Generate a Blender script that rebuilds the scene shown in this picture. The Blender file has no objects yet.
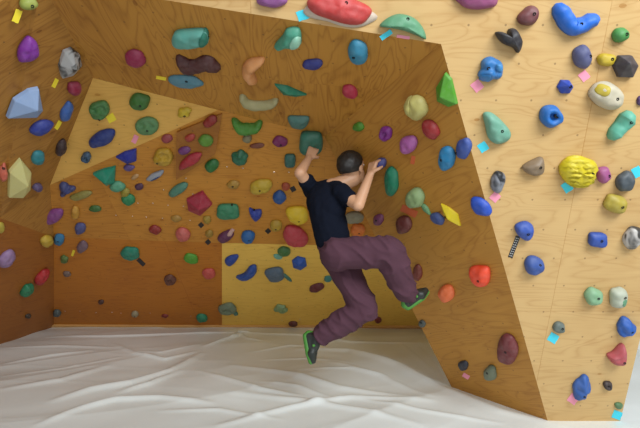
import bpy, bmesh, math, random
from mathutils import Vector, Matrix, noise
from mathutils.bvhtree import BVHTree

random.seed(7)
scn = bpy.context.scene
COL = scn.collection
F = 500.0
S_ = 1.25
CAM = Vector((0, 0, 1.25 * S_))
PITCH = -math.atan(14 / F)

# ------------------------------------------------------------------ camera
cam_d = bpy.data.cameras.new('camera')
cam_d.sensor_width = 36
cam_d.lens = 36 * F / 640
cam_d.clip_start = 0.05
cam = bpy.data.objects.new('camera', cam_d)
COL.objects.link(cam)
cam.location = CAM
cam.rotation_euler = (math.pi / 2 + PITCH, 0, 0)
scn.camera = cam
FWD = Vector((0, math.cos(PITCH), math.sin(PITCH)))
UPV = Vector((0, -math.sin(PITCH), math.cos(PITCH)))


def ray(px, py):
    return (FWD + Vector((1, 0, 0)) * ((px - 320) / F) + UPV * ((214 - py) / F)).normalized()


def on_plane(px, py, p0, n):
    d = ray(px, py)
    t = (p0 - CAM).dot(n) / d.dot(n)
    return CAM + d * t


def on_floor(px, py):
    return on_plane(px, py, Vector((0, 0, 0)), Vector((0, 0, 1)))


def at_depth(px, py, y):
    d = ray(px, py)
    return CAM + d * (y / d.y)


def proj(p):
    q = p - CAM
    z = q.dot(FWD)
    return (320 + F * q.x / z, 214 - F * q.dot(UPV) / z)


def above(g, py):
    """point straight above g whose picture row is py"""
    lo, hi = 0.0, 4.0
    for _ in range(50):
        m = (lo + hi) / 2
        if proj(Vector((g.x, g.y, m)))[1] > py:
            lo = m
        else:
            hi = m
    return Vector((g.x, g.y, lo))


def pn(a, b, c):
    n = (b - a).cross(c - a).normalized()
    if n.dot(CAM - a) < 0:
        n = -n
    return n


def three(p1, n1, p2, n2, p3, n3):
    M = Matrix((n1, n2, n3))
    return M.inverted() @ Vector((n1.dot(p1), n2.dot(p2), n3.dot(p3)))


# ------------------------------------------------------------------ materials
def s2l(c):
    return tuple(((v / 255) / 12.92 if v / 255 <= 0.04045 else ((v / 255 + 0.055) / 1.055) ** 2.4) for v in c)


def new_mat(name):
    m = bpy.data.materials.new(name)
    m.use_nodes = True
    nt = m.node_tree
    b = nt.nodes['Principled BSDF']
    return m, nt, b


def plain(name, col, rough=0.5, metal=0.0, noise_amt=0.0, scale=20, bump=0.0):
    m, nt, b = new_mat(name)
    b.inputs['Base Color'].default_value = (*col, 1)
    b.inputs['Roughness'].default_value = rough
    b.inputs['Metallic'].default_value = metal
    if noise_amt or bump:
        tc = nt.nodes.new('ShaderNodeTexCoord')
        nz = nt.nodes.new('ShaderNodeTexNoise')
        nz.inputs['Scale'].default_value = scale
        nz.inputs['Detail'].default_value = 5
        nt.links.new(tc.outputs['Object'], nz.inputs['Vector'])
        if noise_amt:
            r = nt.nodes.new('ShaderNodeMapRange')
            r.inputs['From Min'].default_value = 0.35
            r.inputs['From Max'].default_value = 0.7
            r.inputs['To Min'].default_value = 0
            r.inputs['To Max'].default_value = noise_amt
            nt.links.new(nz.outputs['Fac'], r.inputs['Value'])
            mx = nt.nodes.new('ShaderNodeMix')
            mx.data_type = 'RGBA'
            mx.inputs[6].default_value = (*col, 1)
            mx.inputs[7].default_value = (*[min(1, v * 0.55 + 0.3) for v in col], 1)
            nt.links.new(r.outputs['Result'], mx.inputs[0])
            nt.links.new(mx.outputs[2], b.inputs['Base Color'])
        if bump:
            n2 = nt.nodes.new('ShaderNodeTexNoise')
            n2.inputs['Scale'].default_value = 180
            nt.links.new(tc.outputs['Object'], n2.inputs['Vector'])
            bp = nt.nodes.new('ShaderNodeBump')
            bp.inputs['Strength'].default_value = bump
            bp.inputs['Distance'].default_value = 0.002
            nt.links.new(n2.outputs['Fac'], bp.inputs['Height'])
            nt.links.new(bp.outputs['Normal'], b.inputs['Normal'])
    return m


_holdmats = {}


def hold_mat(col, kind='plain'):
    key = (tuple(round(c, 3) for c in col), kind)
    if key in _holdmats:
        return _holdmats[key]
    if kind == 'marble':
        m, nt, b = new_mat('marbled_resin')
        tc = nt.nodes.new('ShaderNodeTexCoord')
        nz = nt.nodes.new('ShaderNodeTexNoise')
        nz.inputs['Scale'].default_value = 9
        nz.inputs['Distortion'].default_value = 1.5
        nt.links.new(tc.outputs['Object'], nz.inputs['Vector'])
        cr = nt.nodes.new('ShaderNodeValToRGB')
        cr.color_ramp.elements[0].position = 0.42
        cr.color_ramp.elements[0].color = (*[v * 0.18 for v in col], 1)
        cr.color_ramp.elements[1].position = 0.56
        cr.color_ramp.elements[1].color = (*[min(0.8, v * 1.6 + .08) for v in col], 1)
        nt.links.new(nz.outputs['Fac'], cr.inputs['Fac'])
        nt.links.new(cr.outputs['Color'], b.inputs['Base Color'])
        b.inputs['Roughness'].default_value = 0.45
    else:
        m = plain('hold_resin', col, 0.55, 0, 0.12, 28, 0.35)
    _holdmats[key] = m
    return m


def plywood(name, base, dark, along='u', seams=(1.82, 0.91), off=(0, 0), dots=True, contrast=1.0, seam_str=0.5):
    m, nt, b = new_mat(name)
    N, Lk = nt.nodes.new, nt.links.new
    tc = N('ShaderNodeTexCoord')
    sep = N('ShaderNodeSeparateXYZ')
    Lk(tc.outputs['UV'], sep.inputs[0])

    def math_(op, a, b_=None, c=None):
        n = N('ShaderNodeMath')
        n.operation = op
        for i, v in enumerate((a, b_, c)):
            if v is None:
                continue
            if isinstance(v, (int, float)):
                n.inputs[i].default_value = v
            else:
                Lk(v, n.inputs[i])
        return n.outputs[0]
    u, v = sep.outputs[0], sep.outputs[1]
    if along == 'v':
        u, v = v, u
    # per-sheet id
    su = math_('ADD', u, off[0])
    sv = math_('ADD', v, off[1])
    iu = math_('FLOOR', math_('DIVIDE', su, seams[0]))
    iv = math_('FLOOR', math_('DIVIDE', sv, seams[1]))
    cid = N('ShaderNodeCombineXYZ')
    Lk(iu, cid.inputs[0]); Lk(iv, cid.inputs[1])
    wn = N('ShaderNodeTexWhiteNoise')
    Lk(cid.outputs[0], wn.inputs['Vector'])
    # grain coordinates: long along u
    ju = math_('ADD', u, math_('MULTIPLY', wn.outputs['Value'], 13.0))
    gv = N('ShaderNodeCombineXYZ')
    Lk(math_('MULTIPLY', ju, 0.55), gv.inputs[0]); Lk(math_('MULTIPLY', v, 2.6), gv.inputs[1])
    n1 = N('ShaderNodeTexNoise')
    n1.inputs['Scale'].default_value = 1.7
    n1.inputs['Detail'].default_value = 2.5
    n1.inputs['Distortion'].default_value = 0.6
    Lk(gv.outputs[0], n1.inputs['Vector'])
    # contour bands -> cathedral grain
    bands = math_('FRACT', math_('MULTIPLY', n1.outputs['Fac'], 16.0))
    tri = math_('ABSOLUTE', math_('SUBTRACT', bands, 0.5))
    band = math_('POWER', math_('MULTIPLY', tri, 2.0), 3.0)
    # fine fibre
    fv = N('ShaderNodeCombineXYZ')
    Lk(math_('MULTIPLY', ju, 2.0), fv.inputs[0]); Lk(math_('MULTIPLY', v, 60.0), fv.inputs[1])
    n2 = N('ShaderNodeTexNoise')
    n2.inputs['Scale'].default_value = 1.5
    n2.inputs['Detail'].default_value = 4
    Lk(fv.outputs[0], n2.inputs['Vector'])
    # broad tone
    n3 = N('ShaderNodeTexNoise')
    n3.inputs['Scale'].default_value = 1.6
    n3.inputs['Detail'].default_value = 3
    Lk(tc.outputs['UV'], n3.inputs['Vector'])
    # knots
    kv = N('ShaderNodeCombineXYZ')
    Lk(math_('MULTIPLY', ju, 2.2), kv.inputs[0]); Lk(math_('MULTIPLY', v, 4.0), kv.inputs[1])
    vo = N('ShaderNodeTexVoronoi')
    vo.inputs['Scale'].default_value = 1.25
    Lk(kv.outputs[0], vo.inputs['Vector'])
    knot = math_('LESS_THAN', vo.outputs['Distance'], 0.055)
    kring = math_('SUBTRACT', 1.0, math_('MINIMUM', math_('DIVIDE', vo.outputs['Distance'], 0.2), 1.0))
    f = math_('MULTIPLY', band, 0.40 * contrast)
    f = math_('ADD', f, math_('MULTIPLY', math_('SUBTRACT', n2.outputs['Fac'], 0.35), 0.5 * contrast))
    f = math_('ADD', f, math_('MULTIPLY', math_('SUBTRACT', n3.outputs['Fac'], 0.5), 0.9))
    f = math_('ADD', f, math_('MULTIPLY', kring, 0.35))
    f = math_('ADD', f, math_('MULTIPLY', knot, 0.5))
    f = math_('ADD', f, math_('MULTIPLY', math_('SUBTRACT', wn.outputs['Value'], 0.5), 0.22))
    # seams
    fu = math_('FRACT', math_('DIVIDE', su, seams[0]))
    fv2 = math_('FRACT', math_('DIVIDE', sv, seams[1]))
    eu = math_('MULTIPLY', math_('MINIMUM', fu, math_('SUBTRACT', 1.0, fu)), seams[0])
    ev = math_('MULTIPLY', math_('MINIMUM', fv2, math_('SUBTRACT', 1.0, fv2)), seams[1])
    seam = math_('LESS_THAN', math_('MINIMUM', eu, ev), 0.0022)
    f = math_('ADD', f, math_('MULTIPLY', seam, seam_str))
    mx = N('ShaderNodeMix')
    mx.data_type = 'RGBA'
    mx.inputs[6].default_value = (*base, 1)
    mx.inputs[7].default_value = (*dark, 1)
    Lk(f, mx.inputs[0])
    out = mx.outputs[2]
    if dots:   # drilled T-nut holes on a loose grid
        g = 0.19
        au = math_('SUBTRACT', math_('FRACT', math_('DIVIDE', u, g)), 0.5)
        hrow = math_('FLOOR', math_('DIVIDE', v, g))
        au = math_('SUBTRACT', math_('FRACT', math_('ADD', math_('DIVIDE', u, g), math_('MULTIPLY', hrow, 0.5))), 0.5)
        av = math_('SUBTRACT', math_('FRACT', math_('DIVIDE', v, g)), 0.5)
        dd = math_('SQRT', math_('ADD', math_('MULTIPLY', au, au), math_('MULTIPLY', av, av)))
        dot = math_('MULTIPLY', math_('LESS_THAN', dd, 0.0058 / g), 0.5)
        m2 = N('ShaderNodeMix')
        m2.data_type = 'RGBA'
        m2.inputs[7].default_value = (0.08, 0.04, 0.02, 1)
        Lk(out, m2.inputs[6]); Lk(dot, m2.inputs[0])
        out = m2.outputs[2]
    Lk(out, b.inputs['Base Color'])
    b.inputs['Roughness'].default_value = 0.5
    b.inputs['Specular IOR Level'].default_value = 0.3
    return m


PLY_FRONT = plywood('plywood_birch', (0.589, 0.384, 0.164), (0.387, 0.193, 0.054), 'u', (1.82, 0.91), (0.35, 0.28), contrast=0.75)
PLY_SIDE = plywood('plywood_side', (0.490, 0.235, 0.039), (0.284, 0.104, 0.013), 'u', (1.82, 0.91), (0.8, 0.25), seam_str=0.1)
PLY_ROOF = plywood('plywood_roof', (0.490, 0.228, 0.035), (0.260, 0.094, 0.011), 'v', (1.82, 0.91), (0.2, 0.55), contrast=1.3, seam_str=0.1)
PLY_BACK = plywood('plywood_back', (0.545, 0.238, 0.034), (0.315, 0.102, 0.010), 'u', (1.82, 0.91), (0.0, 0.1), seam_str=0.2)
PLY_BACKR = plywood('plywood_back_pale', (0.842, 0.536, 0.103), (0.632, 0.330, 0.046), 'u', (5, 5), (1.5, 1.5), contrast=0.8)
PLY_BACKL = plywood('plywood_back_orange', (0.500, 0.180, 0.018), (0.315, 0.086, 0.007), 'u', (5, 5), (1.5, 1.5))
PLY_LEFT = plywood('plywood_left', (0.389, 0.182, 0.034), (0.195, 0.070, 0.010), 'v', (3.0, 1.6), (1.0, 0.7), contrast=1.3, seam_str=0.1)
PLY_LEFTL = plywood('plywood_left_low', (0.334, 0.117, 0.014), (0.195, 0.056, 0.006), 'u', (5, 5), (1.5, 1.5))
PLY_TRI = plywood('plywood_corner', (0.723, 0.416, 0.096), (0.475, 0.224, 0.035), 'u', (9, 9), (4, 4), contrast=0.6)
PLY_SHADE = plywood('plywood_shaded', (0.336, 0.133, 0.021), (0.218, 0.070, 0.012), 'u', (9, 9), (4, 4))  # darker tone paints in the shade of an underside facet
BOLT = plain('bolt_steel_dark', (0.02, 0.018, 0.018), 0.4, 0.6)
STEEL = plain('bright_steel', (0.85, 0.82, 0.78), 0.22, 1.0)
TAPE = {
    'cyan': plain('tape_cyan', (0.05, 0.62, 0.78), 0.5),
    'pink': plain('tape_pink', (0.85, 0.30, 0.42), 0.5),
    'yellow': plain('tape_yellow', (0.85, 0.68, 0.03), 0.5),
    'black': plain('tape_black', (0.012, 0.01, 0.012), 0.45),
    'red': plain('tape_red', (0.62, 0.13, 0.04), 0.5),
    'white': plain('tape_lettering_white', (0.8, 0.8, 0.78), 0.5),
}


# ------------------------------------------------------------------ object helpers
def link_mesh(name, bm, mat, parent=None, smooth=False):
    me = bpy.data.meshes.new(name)
    bm.normal_update()
    bm.to_mesh(me)
    bm.free()
    if mat is not None:
        me.materials.append(mat)
    if smooth:
        for p in me.polygons:
            p.use_smooth = True
    o = bpy.data.objects.new(name, me)
    COL.objects.link(o)
    if parent is not None:
        o.parent = parent
    return o


def tag(o, label, cat, group=None):
    o['label'] = label
    o['category'] = cat
    if group:
        o['group'] = group
    return o


def empty(name, loc):
    o = bpy.data.objects.new(name, None)
    o.empty_display_size = 0.1
    COL.objects.link(o)
    o.location = loc
    return o


WALLS = []   # (name, polygon) for ray casting


def wall(name, faces, mat, uhint=Vector((1, 0, 0)), thick=0.018, cast=True):
    """faces: list of vertex-lists; a solid plywood sheet, its thickness behind the visible face"""
    bm = bmesh.new()
    uvl = bm.loops.layers.uv.new('UVMap')
    for poly in faces:
        n = pn(poly[0], poly[1], poly[2])
        # robust normal from the area-weighted polygon
        nn = Vector((0, 0, 0))
        for i in range(len(poly)):
            nn += poly[i].cross(poly[(i + 1) % len(poly)])
        nn.normalize()
        if nn.dot(CAM - poly[0]) < 0:
            poly = list(reversed(poly)); nn = -nn
        u = (uhint - nn * uhint.dot(nn)).normalized()
        v = nn.cross(u)
        fr = [bm.verts.new(p) for p in poly]
        bk = [bm.verts.new(p - nn * thick) for p in poly]
        fs = [bm.faces.new(fr), bm.faces.new(list(reversed(bk)))]
        k = len(poly)
        for i in range(k):
            fs.append(bm.faces.new((fr[(i + 1) % k], fr[i], bk[i], bk[(i + 1) % k])))
        for f in fs:
            for l in f.loops:
                l[uvl].uv = (l.vert.co.dot(u), l.vert.co.dot(v))
        if cast:
            WALLS.append((name, poly, nn))
    o = link_mesh(name, bm, mat)
    o['kind'] = 'structure'
    return o


# ------------------------------------------------------------------ the climbing walls
P1 = on_floor(548, 422)
t = 0.364
NF = Vector((0, -1, -t)).normalized()
P2 = on_plane(441, 44, P1, NF)
L = on_plane(165, 0, P1, NF)
E = L + (L - P2) * 0.43
P4 = on_floor(452, 388)
NS = pn(P1, P2, P4)
P3a = on_plane(350, 116, P1, NS)
NR = pn(L, P2, P3a)
B = on_plane(218, 110, L, NR)
A = on_plane(93, 78, L, NR)
G0 = on_floor(54, 327)
G1 = on_floor(560, 329)
NB = pn(G0, G1, B)
K0 = on_plane(54, 237, G0, NB)
K1 = on_plane(560, 251, G0, NB)
P3 = three(P1, NS, L, NR, B, NB)
C = on_plane(50, 185, K0, NB)
crd = NR.cross(NB).normalized()
if crd.x < 0:
    crd = -crd
CR = B + crd * 3.2            # crease continues behind the side panel
H0 = on_floor(0, 345)
NL = pn(G0, H0, K0)
J1 = on_plane(0, 218, G0, NL)
ld = (H0 - G0).normalized()
H2 = H0 + ld * 2.2
J2 = J1 + ld * 1.9
print('P1', P1, 'P2', P2, 'P3', P3, proj(P3), 'P4', P4, 'A', A, 'B', B, 'C', C, 'K0', K0, 'K1', K1)

R1 = on_plane(620, 422.5, P1, NF)
R2 = on_plane(641, 335, P1, NF)
R3 = on_plane(700, 240, P1, NF)
R4 = on_plane(960, 100, P1, NF)
ztop = 3.15


def f_at(x, z):
    return Vector((x, P1.y - t * z, z))


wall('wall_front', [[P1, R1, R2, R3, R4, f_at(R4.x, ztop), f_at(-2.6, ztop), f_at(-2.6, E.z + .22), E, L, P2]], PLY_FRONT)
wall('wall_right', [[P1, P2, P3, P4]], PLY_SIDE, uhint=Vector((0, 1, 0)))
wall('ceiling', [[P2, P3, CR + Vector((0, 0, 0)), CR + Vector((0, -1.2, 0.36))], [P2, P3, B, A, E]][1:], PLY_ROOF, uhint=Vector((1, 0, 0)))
kx = 222
gs = on_plane(222, 327.4, G0, NB)
ks = on_plane(222, 243, G0, NB)
wall('wall_back_upper', [[K0, ks, K1, K1 + (CR - B) * 0.0 + Vector((0.6, 0, 0)), CR, P3, B, C]], PLY_BACK)
wall('wall_back_lower_left', [[G0, gs, ks, K0]], PLY_BACKL)
wall('wall_back_lower_right', [[gs, G1, K1, ks]], PLY_BACKR)
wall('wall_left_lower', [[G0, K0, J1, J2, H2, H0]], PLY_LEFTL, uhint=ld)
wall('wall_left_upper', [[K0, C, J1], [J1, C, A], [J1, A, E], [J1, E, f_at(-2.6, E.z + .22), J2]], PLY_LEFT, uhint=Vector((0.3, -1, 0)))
wall('wall_corner', [[A, B, C]], PLY_TRI)

bvs, bps = [], []
for (nm, poly, nn) in WALLS:
    i0 = len(bvs)
    bvs += [tuple(p) for p in poly]
    bps.append(list(range(i0, i0 + len(poly))))
BVH = BVHTree.FromPolygons(bvs, bps)


def cast(px, py):
    loc, nrm, idx, dist = BVH.ray_cast(CAM, ray(px, py))
    if loc is None:
        return None
    return loc, WALLS[idx][2].copy(), WALLS[idx][0]


# foot rail along the back wall
bn = NB
bm = bmesh.new()
a, b_ = G0 + bn * 0.001, G1 + bn * 0.001
hh = 0.075
upb = (B - G0) - (G1 - G0).normalized() * (B - G0).dot((G1 - G0).normalized())
upb.normalize()
vs = [bm.verts.new(p) for p in (a, b_, b_ + upb * hh, a + upb * hh)]
vs2 = [bm.verts.new(p + bn * 0.022) for p in (a, b_, b_ + upb * hh, a + upb * hh)]
for q in ((0, 1, 2, 3),):
    bm.faces.new([vs[i] for i in q]); bm.faces.new([vs2[i] for i in reversed(q)])
for i in range(4):
    bm.faces.new((vs[i], vs[(i + 1) % 4], vs2[(i + 1) % 4], vs2[i]))
bmesh.ops.recalc_face_normals(bm, faces=bm.faces)
o = link_mesh('baseboard_back', bm, plain('pine_rail', (0.62, 0.33, 0.09), 0.5, 0, 0.15, 8))
o['kind'] = 'structure'

# floor slab, and the white wall seen past the right edge of the front panel
bm = bmesh.new()
bmesh.ops.create_cube(bm, size=1, matrix=Matrix.Translation((0.6, 2.9, -0.08)) @ Matrix.Diagonal((11, 10, 0.1, 1)))
o = link_mesh('floor', bm, plain('grey_floor', (0.4, 0.39, 0.37), 0.8, 0, .2, 3))
o['kind'] = 'structure'
bm = bmesh.new()
bmesh.ops.create_cube(bm, size=1, matrix=Matrix.Translation((3.9, 5.2, 1.5)) @ Matrix.Diagonal((2.4, 0.1, 3.1, 1)))
o = link_mesh('wall_far_right', bm, plain('white_paint', (0.82, 0.80, 0.78), 0.7, 0, .1, 2))
o['kind'] = 'structure'

# ------------------------------------------------------------------ white crash-mat cover with folds
def seg_d(p, a, b):
    ab = b - a
    tt = max(0, min(1, (p - a).dot(ab) / max(1e-9, ab.length_squared)))
    return (p - (a + ab * tt)).length, tt


FOLDS = [
    ([(48, 338), (110, 339), (180, 336), (240, 333)], 0.030, 0.035),
    ([(240, 333), (300, 336), (350, 343), (420, 345)], 0.026, 0.045),
    ([(0, 366), (50, 357), (90, 352)], 0.028, 0.05),
    ([(0, 350), (60, 348), (120, 349)], 0.018, 0.05),
    ([(115, 346), (135, 355), (165, 360), (195, 352)], 0.030, 0.04),
    ([(55, 402), (90, 392), (130, 386), (170, 372), (200, 354)], 0.050, 0.07),
    ([(120, 394), (150, 386), (180, 372)], 0.032, 0.05),
    ([(40, 426), (80, 411), (115, 402), (160, 400), (210, 404)], 0.045, 0.055),
    ([(205, 347), (225, 340), (245, 334)], 0.035, 0.03),
    ([(232, 366), (290, 377), (340, 388), (410, 398)], 0.038, 0.07),
    ([(300, 350), (350, 352), (400, 368), (440, 388), (500, 412), (560, 426)], 0.055, 0.08),
    ([(220, 426), (290, 408), (350, 398), (430, 402)], 0.040, 0.06),
    ([(235, 395), (300, 400), (360, 412), (420, 426)], 0.030, 0.06),
    ([(200, 372), (260, 392), (300, 396)], 0.030, 0.05),
    ([(0, 392), (60, 382), (110, 366)], 0.028, 0.07),
    ([(330, 365), (380, 376), (430, 398)], 0.028, 0.05),
]
FOLDS += [
    ([(228, 341), (238, 334), (250, 333)], 0.03, 0.02), ([(236, 333), (248, 339), (262, 341)], 0.02, 0.02),
    ([(250, 352), (290, 346), (330, 350)], 0.018, 0.03), ([(262, 360), (310, 360), (350, 366)], 0.016, 0.03),
    ([(130, 352), (160, 354), (200, 345)], 0.014, 0.025), ([(0, 378), (60, 370), (120, 358)], 0.016, 0.04),
    ([(260, 384), (300, 388), (340, 400)], 0.018, 0.035), ([(160, 412), (220, 410), (280, 420)], 0.018, 0.04),
    ([(300, 372), (350, 371), (400, 380)], 0.016, 0.03), ([(360, 400), (420, 412), (500, 424)], 0.02, 0.04),
    ([(420, 350), (436, 366), (448, 384)], 0.03, 0.03), ([(400, 345), (420, 362), (446, 380)], 0.018, 0.03),
]
fold_w = []
for pts, hgt, wid in FOLDS:
    fold_w.append(([Vector(on_floor(*p)[:2]) for p in pts], hgt, wid))
bm = bmesh.new()
NX, NY = 420, 340
x0, x1, y0, y1 = -4.2, 4.6, 1.6, G0.y + 0.0


def ridge(v):
    return 1 - abs(v)


grid = []
for j in range(NY + 1):
    row = []
    for i in range(NX + 1):
        x = x0 + (x1 - x0) * i / NX
        y = y0 + (y1 - y0) * (j / NY)
        yb = y
        p = Vector((x, y))
        q = Vector((x * 0.9 + y * 0.35, y * 3.0 - x * 0.9, 0.3))
        z = 0.022 * noise.noise(q * 0.55) + 0.006 * noise.noise(q * 1.3 + Vector((5, 1, 0)))
        rr = ridge(noise.noise(Vector((x * 0.4 - y * .2, y * 1.0 - x * .45, 7.1))) * 2.2)
        z += 0.014 * max(0, rr) ** 3
        rr = ridge(noise.noise(Vector((x * 0.9 + y * .4, y * 2.2 - x * .4, 2.1))) * 2.0)
        z += 0.003 * max(0, rr) ** 3
        for pts, hgt, wid in fold_w:
            best = 9; bt = 0
            n = len(pts) - 1
            for k in range(n):
                if abs(p.x - (pts[k].x + pts[k + 1].x) / 2) > 1.2 or abs(p.y - (pts[k].y + pts[k + 1].y) / 2) > 1.2:
                    continue
                d, tt = seg_d(p, pts[k], pts[k + 1])
                if d < best:
                    best, bt = d, (k + tt) / n
            if best < wid * 3:
                taper = math.sin(math.pi * min(1, max(0, 0.08 + 0.84 * bt)))
                z += hgt * 0.8 * taper * (math.exp(-(best / (wid * .6)) ** 2) * .75 + .25 * math.exp(-(best / (wid * 1.6)) ** 2))
        # creep up the back wall, calm down under the front panel foot
        e = max(0, 1 - abs(y - G0.y) / 0.12)
        z += e * 0.012 * (1 + noise.noise(Vector((x * 3, 0, 9))))
        dfoot = min(seg_d(p, Vector(P1[:2]), Vector(P4[:2]))[0], seg_d(p, Vector(P1[:2]), Vector((P1.x + 1.6, P1.y)))[0])
        z *= min(1, 0.25 + dfoot / 0.35)
        z = max(z + 0.006, -0.012)
        row.append(bm.verts.new((x, y, z)))
    grid.append(row)
lnL = Vector((-(G0 - H0).y, (G0 - H0).x)).normalized()
if lnL.x < 0:
    lnL = -lnL
lnS = Vector((-(P4 - P1).y, (P4 - P1).x)).normalized()
if lnS.x < 0:
    lnS = -lnS
for j in range(NY):
    for i in range(NX):
        c2 = Vector(grid[j][i].co[:2])
        if (c2 - Vector(G0[:2])).dot(lnL) < -0.03:
            continue          # behind the left wall
        if (c2 - Vector(P1[:2])).dot(lnS) > 0.05 and P1.y + 0.05 < c2.y < P4.y and c2.x < R1.x - 0.04 + (c2.y - P1.y) * 0.2:
            continue          # under the jutting wedge
        bm.faces.new((grid[j][i], grid[j][i + 1], grid[j + 1][i + 1], grid[j + 1][i]))
for v_ in [v_ for v_ in bm.verts if not v_.link_faces]:
    bm.verts.remove(v_)
tm, nt, bb = new_mat('white_tarpaulin')
bb.inputs['Roughness'].default_value = 0.42
tc = nt.nodes.new('ShaderNodeTexCoord')
nz = nt.nodes.new('ShaderNodeTexNoise'); nz.inputs['Scale'].default_value = 1.3; nz.inputs['Detail'].default_value = 6
nt.links.new(tc.outputs['Object'], nz.inputs['Vector'])
cr = nt.nodes.new('ShaderNodeValToRGB')
cr.color_ramp.elements[0].position = 0.3; cr.color_ramp.elements[0].color = (0.76, 0.80, 0.78, 1)
cr.color_ramp.elements[1].position = 0.7; cr.color_ramp.elements[1].color = (0.85, 0.90, 0.89, 1)
nt.links.new(nz.outputs['Fac'], cr.inputs['Fac']); nt.links.new(cr.outputs['Color'], bb.inputs['Base Color'])
tarp = link_mesh('mat_cover', bm, tm, smooth=True)
sol = tarp.modifiers.new('thick', 'SOLIDIFY'); sol.thickness = 0.004; sol.offset = -1
tag(tarp, 'wrinkled white tarpaulin covering the padded floor under the climbing wall', 'mat cover')

# ------------------------------------------------------------------ climbing holds
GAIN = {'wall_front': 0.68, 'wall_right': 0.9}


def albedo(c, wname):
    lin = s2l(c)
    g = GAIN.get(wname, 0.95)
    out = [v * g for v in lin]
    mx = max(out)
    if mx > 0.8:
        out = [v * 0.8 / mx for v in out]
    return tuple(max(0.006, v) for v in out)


def ell(x, y, w, h, ang, seed, rough=0.10, sq=2.0, n=36):
    """outline in picture units around (x, y)"""
    a = math.radians(ang)
    pts = []
    for k in range(n):
        th = 2 * math.pi * k / n
        c, s = math.cos(th), math.sin(th)
        r = 1 / ((abs(c) ** sq + abs(s) ** sq) ** (1 / sq))
        r *= 1 + rough * 1.6 * noise.noise(Vector((c * 1.1, s * 1.1, seed * 3.7)))
        dx, dy = r * c * w / 2, r * s * h / 2
        pts.append((x + dx * math.cos(a) + dy * math.sin(a), y + dx * math.sin(-a) + dy * math.cos(a)))
    return pts


def smooth_poly(pts, n=44, sharp=0.0):
    """closed Catmull-Rom through pts"""
    k = len(pts)
    out = []
    per = max(3, n // k)
    for i in range(k):
        p0, p1, p2, p3 = pts[i - 1], pts[i], pts[(i + 1) % k], pts[(i + 2) % k]
        for j in range(per):
            s = j / per
            f = lambda a, b, c, d: 0.5 * ((2 * b) + (c - a) * s + (2 * a - 5 * b + 4 * c - d) * s * s + (3 * b - a - 3 * c + d) * s ** 3)
            out.append((f(p0[0], p1[0], p2[0], p3[0]), f(p0[1], p1[1], p2[1], p3[1])))
    return out


GROUPS = {'wall_front': 'climbing holds on the bright front panel', 'wall_right': 'climbing holds on the brown side panel',
          'ceiling': 'climbing holds on the cave roof', 'wall_back_upper': 'climbing holds on the overhanging back wall',
          'wall_back_lower_left': 'climbing holds low on the back wall', 'wall_back_lower_right': 'climbing holds low on the back wall',
          'wall_left_lower': 'climbing holds on the left wall', 'wall_left_upper': 'climbing holds on the left wall',
          'wall_corner': 'climbing holds on the triangular corner panel'}
HOLD_N = 0


def add_bolt(parent, pos, n, r=0.0075):
    """socket-head bolt: dark ring with hex recess, sunk in the top of the hold"""
    rot = n.to_track_quat('Z', 'Y').to_matrix().to_4x4()
    M = Matrix.Translation(pos) @ rot
    bm = bmesh.new()
    segs = 14
    prof = [(r * 1.05, -0.012), (r * 1.05, 0.002), (r * 0.85, 0.0035), (r * 0.5, 0.0035), (r * 0.5, -0.003), (0.0001, -0.003)]
    rings = []
    for rr, z in prof:
        rings.append([bm.verts.new(M @ Vector((rr * math.cos(2 * math.pi * k / segs), rr * math.sin(2 * math.pi * k / segs), z))) for k in range(segs)])
    for a, b in zip(rings, rings[1:]):
        for k in range(segs):
            bm.faces.new((a[k], a[(k + 1) % segs], b[(k + 1) % segs], b[k]))
    bm.faces.new(list(reversed(rings[0])))
    o = link_mesh('bolt', bm, BOLT)
    o.parent = parent
    o.matrix_parent_inverse = parent.matrix_world.inverted()
    return o


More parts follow.
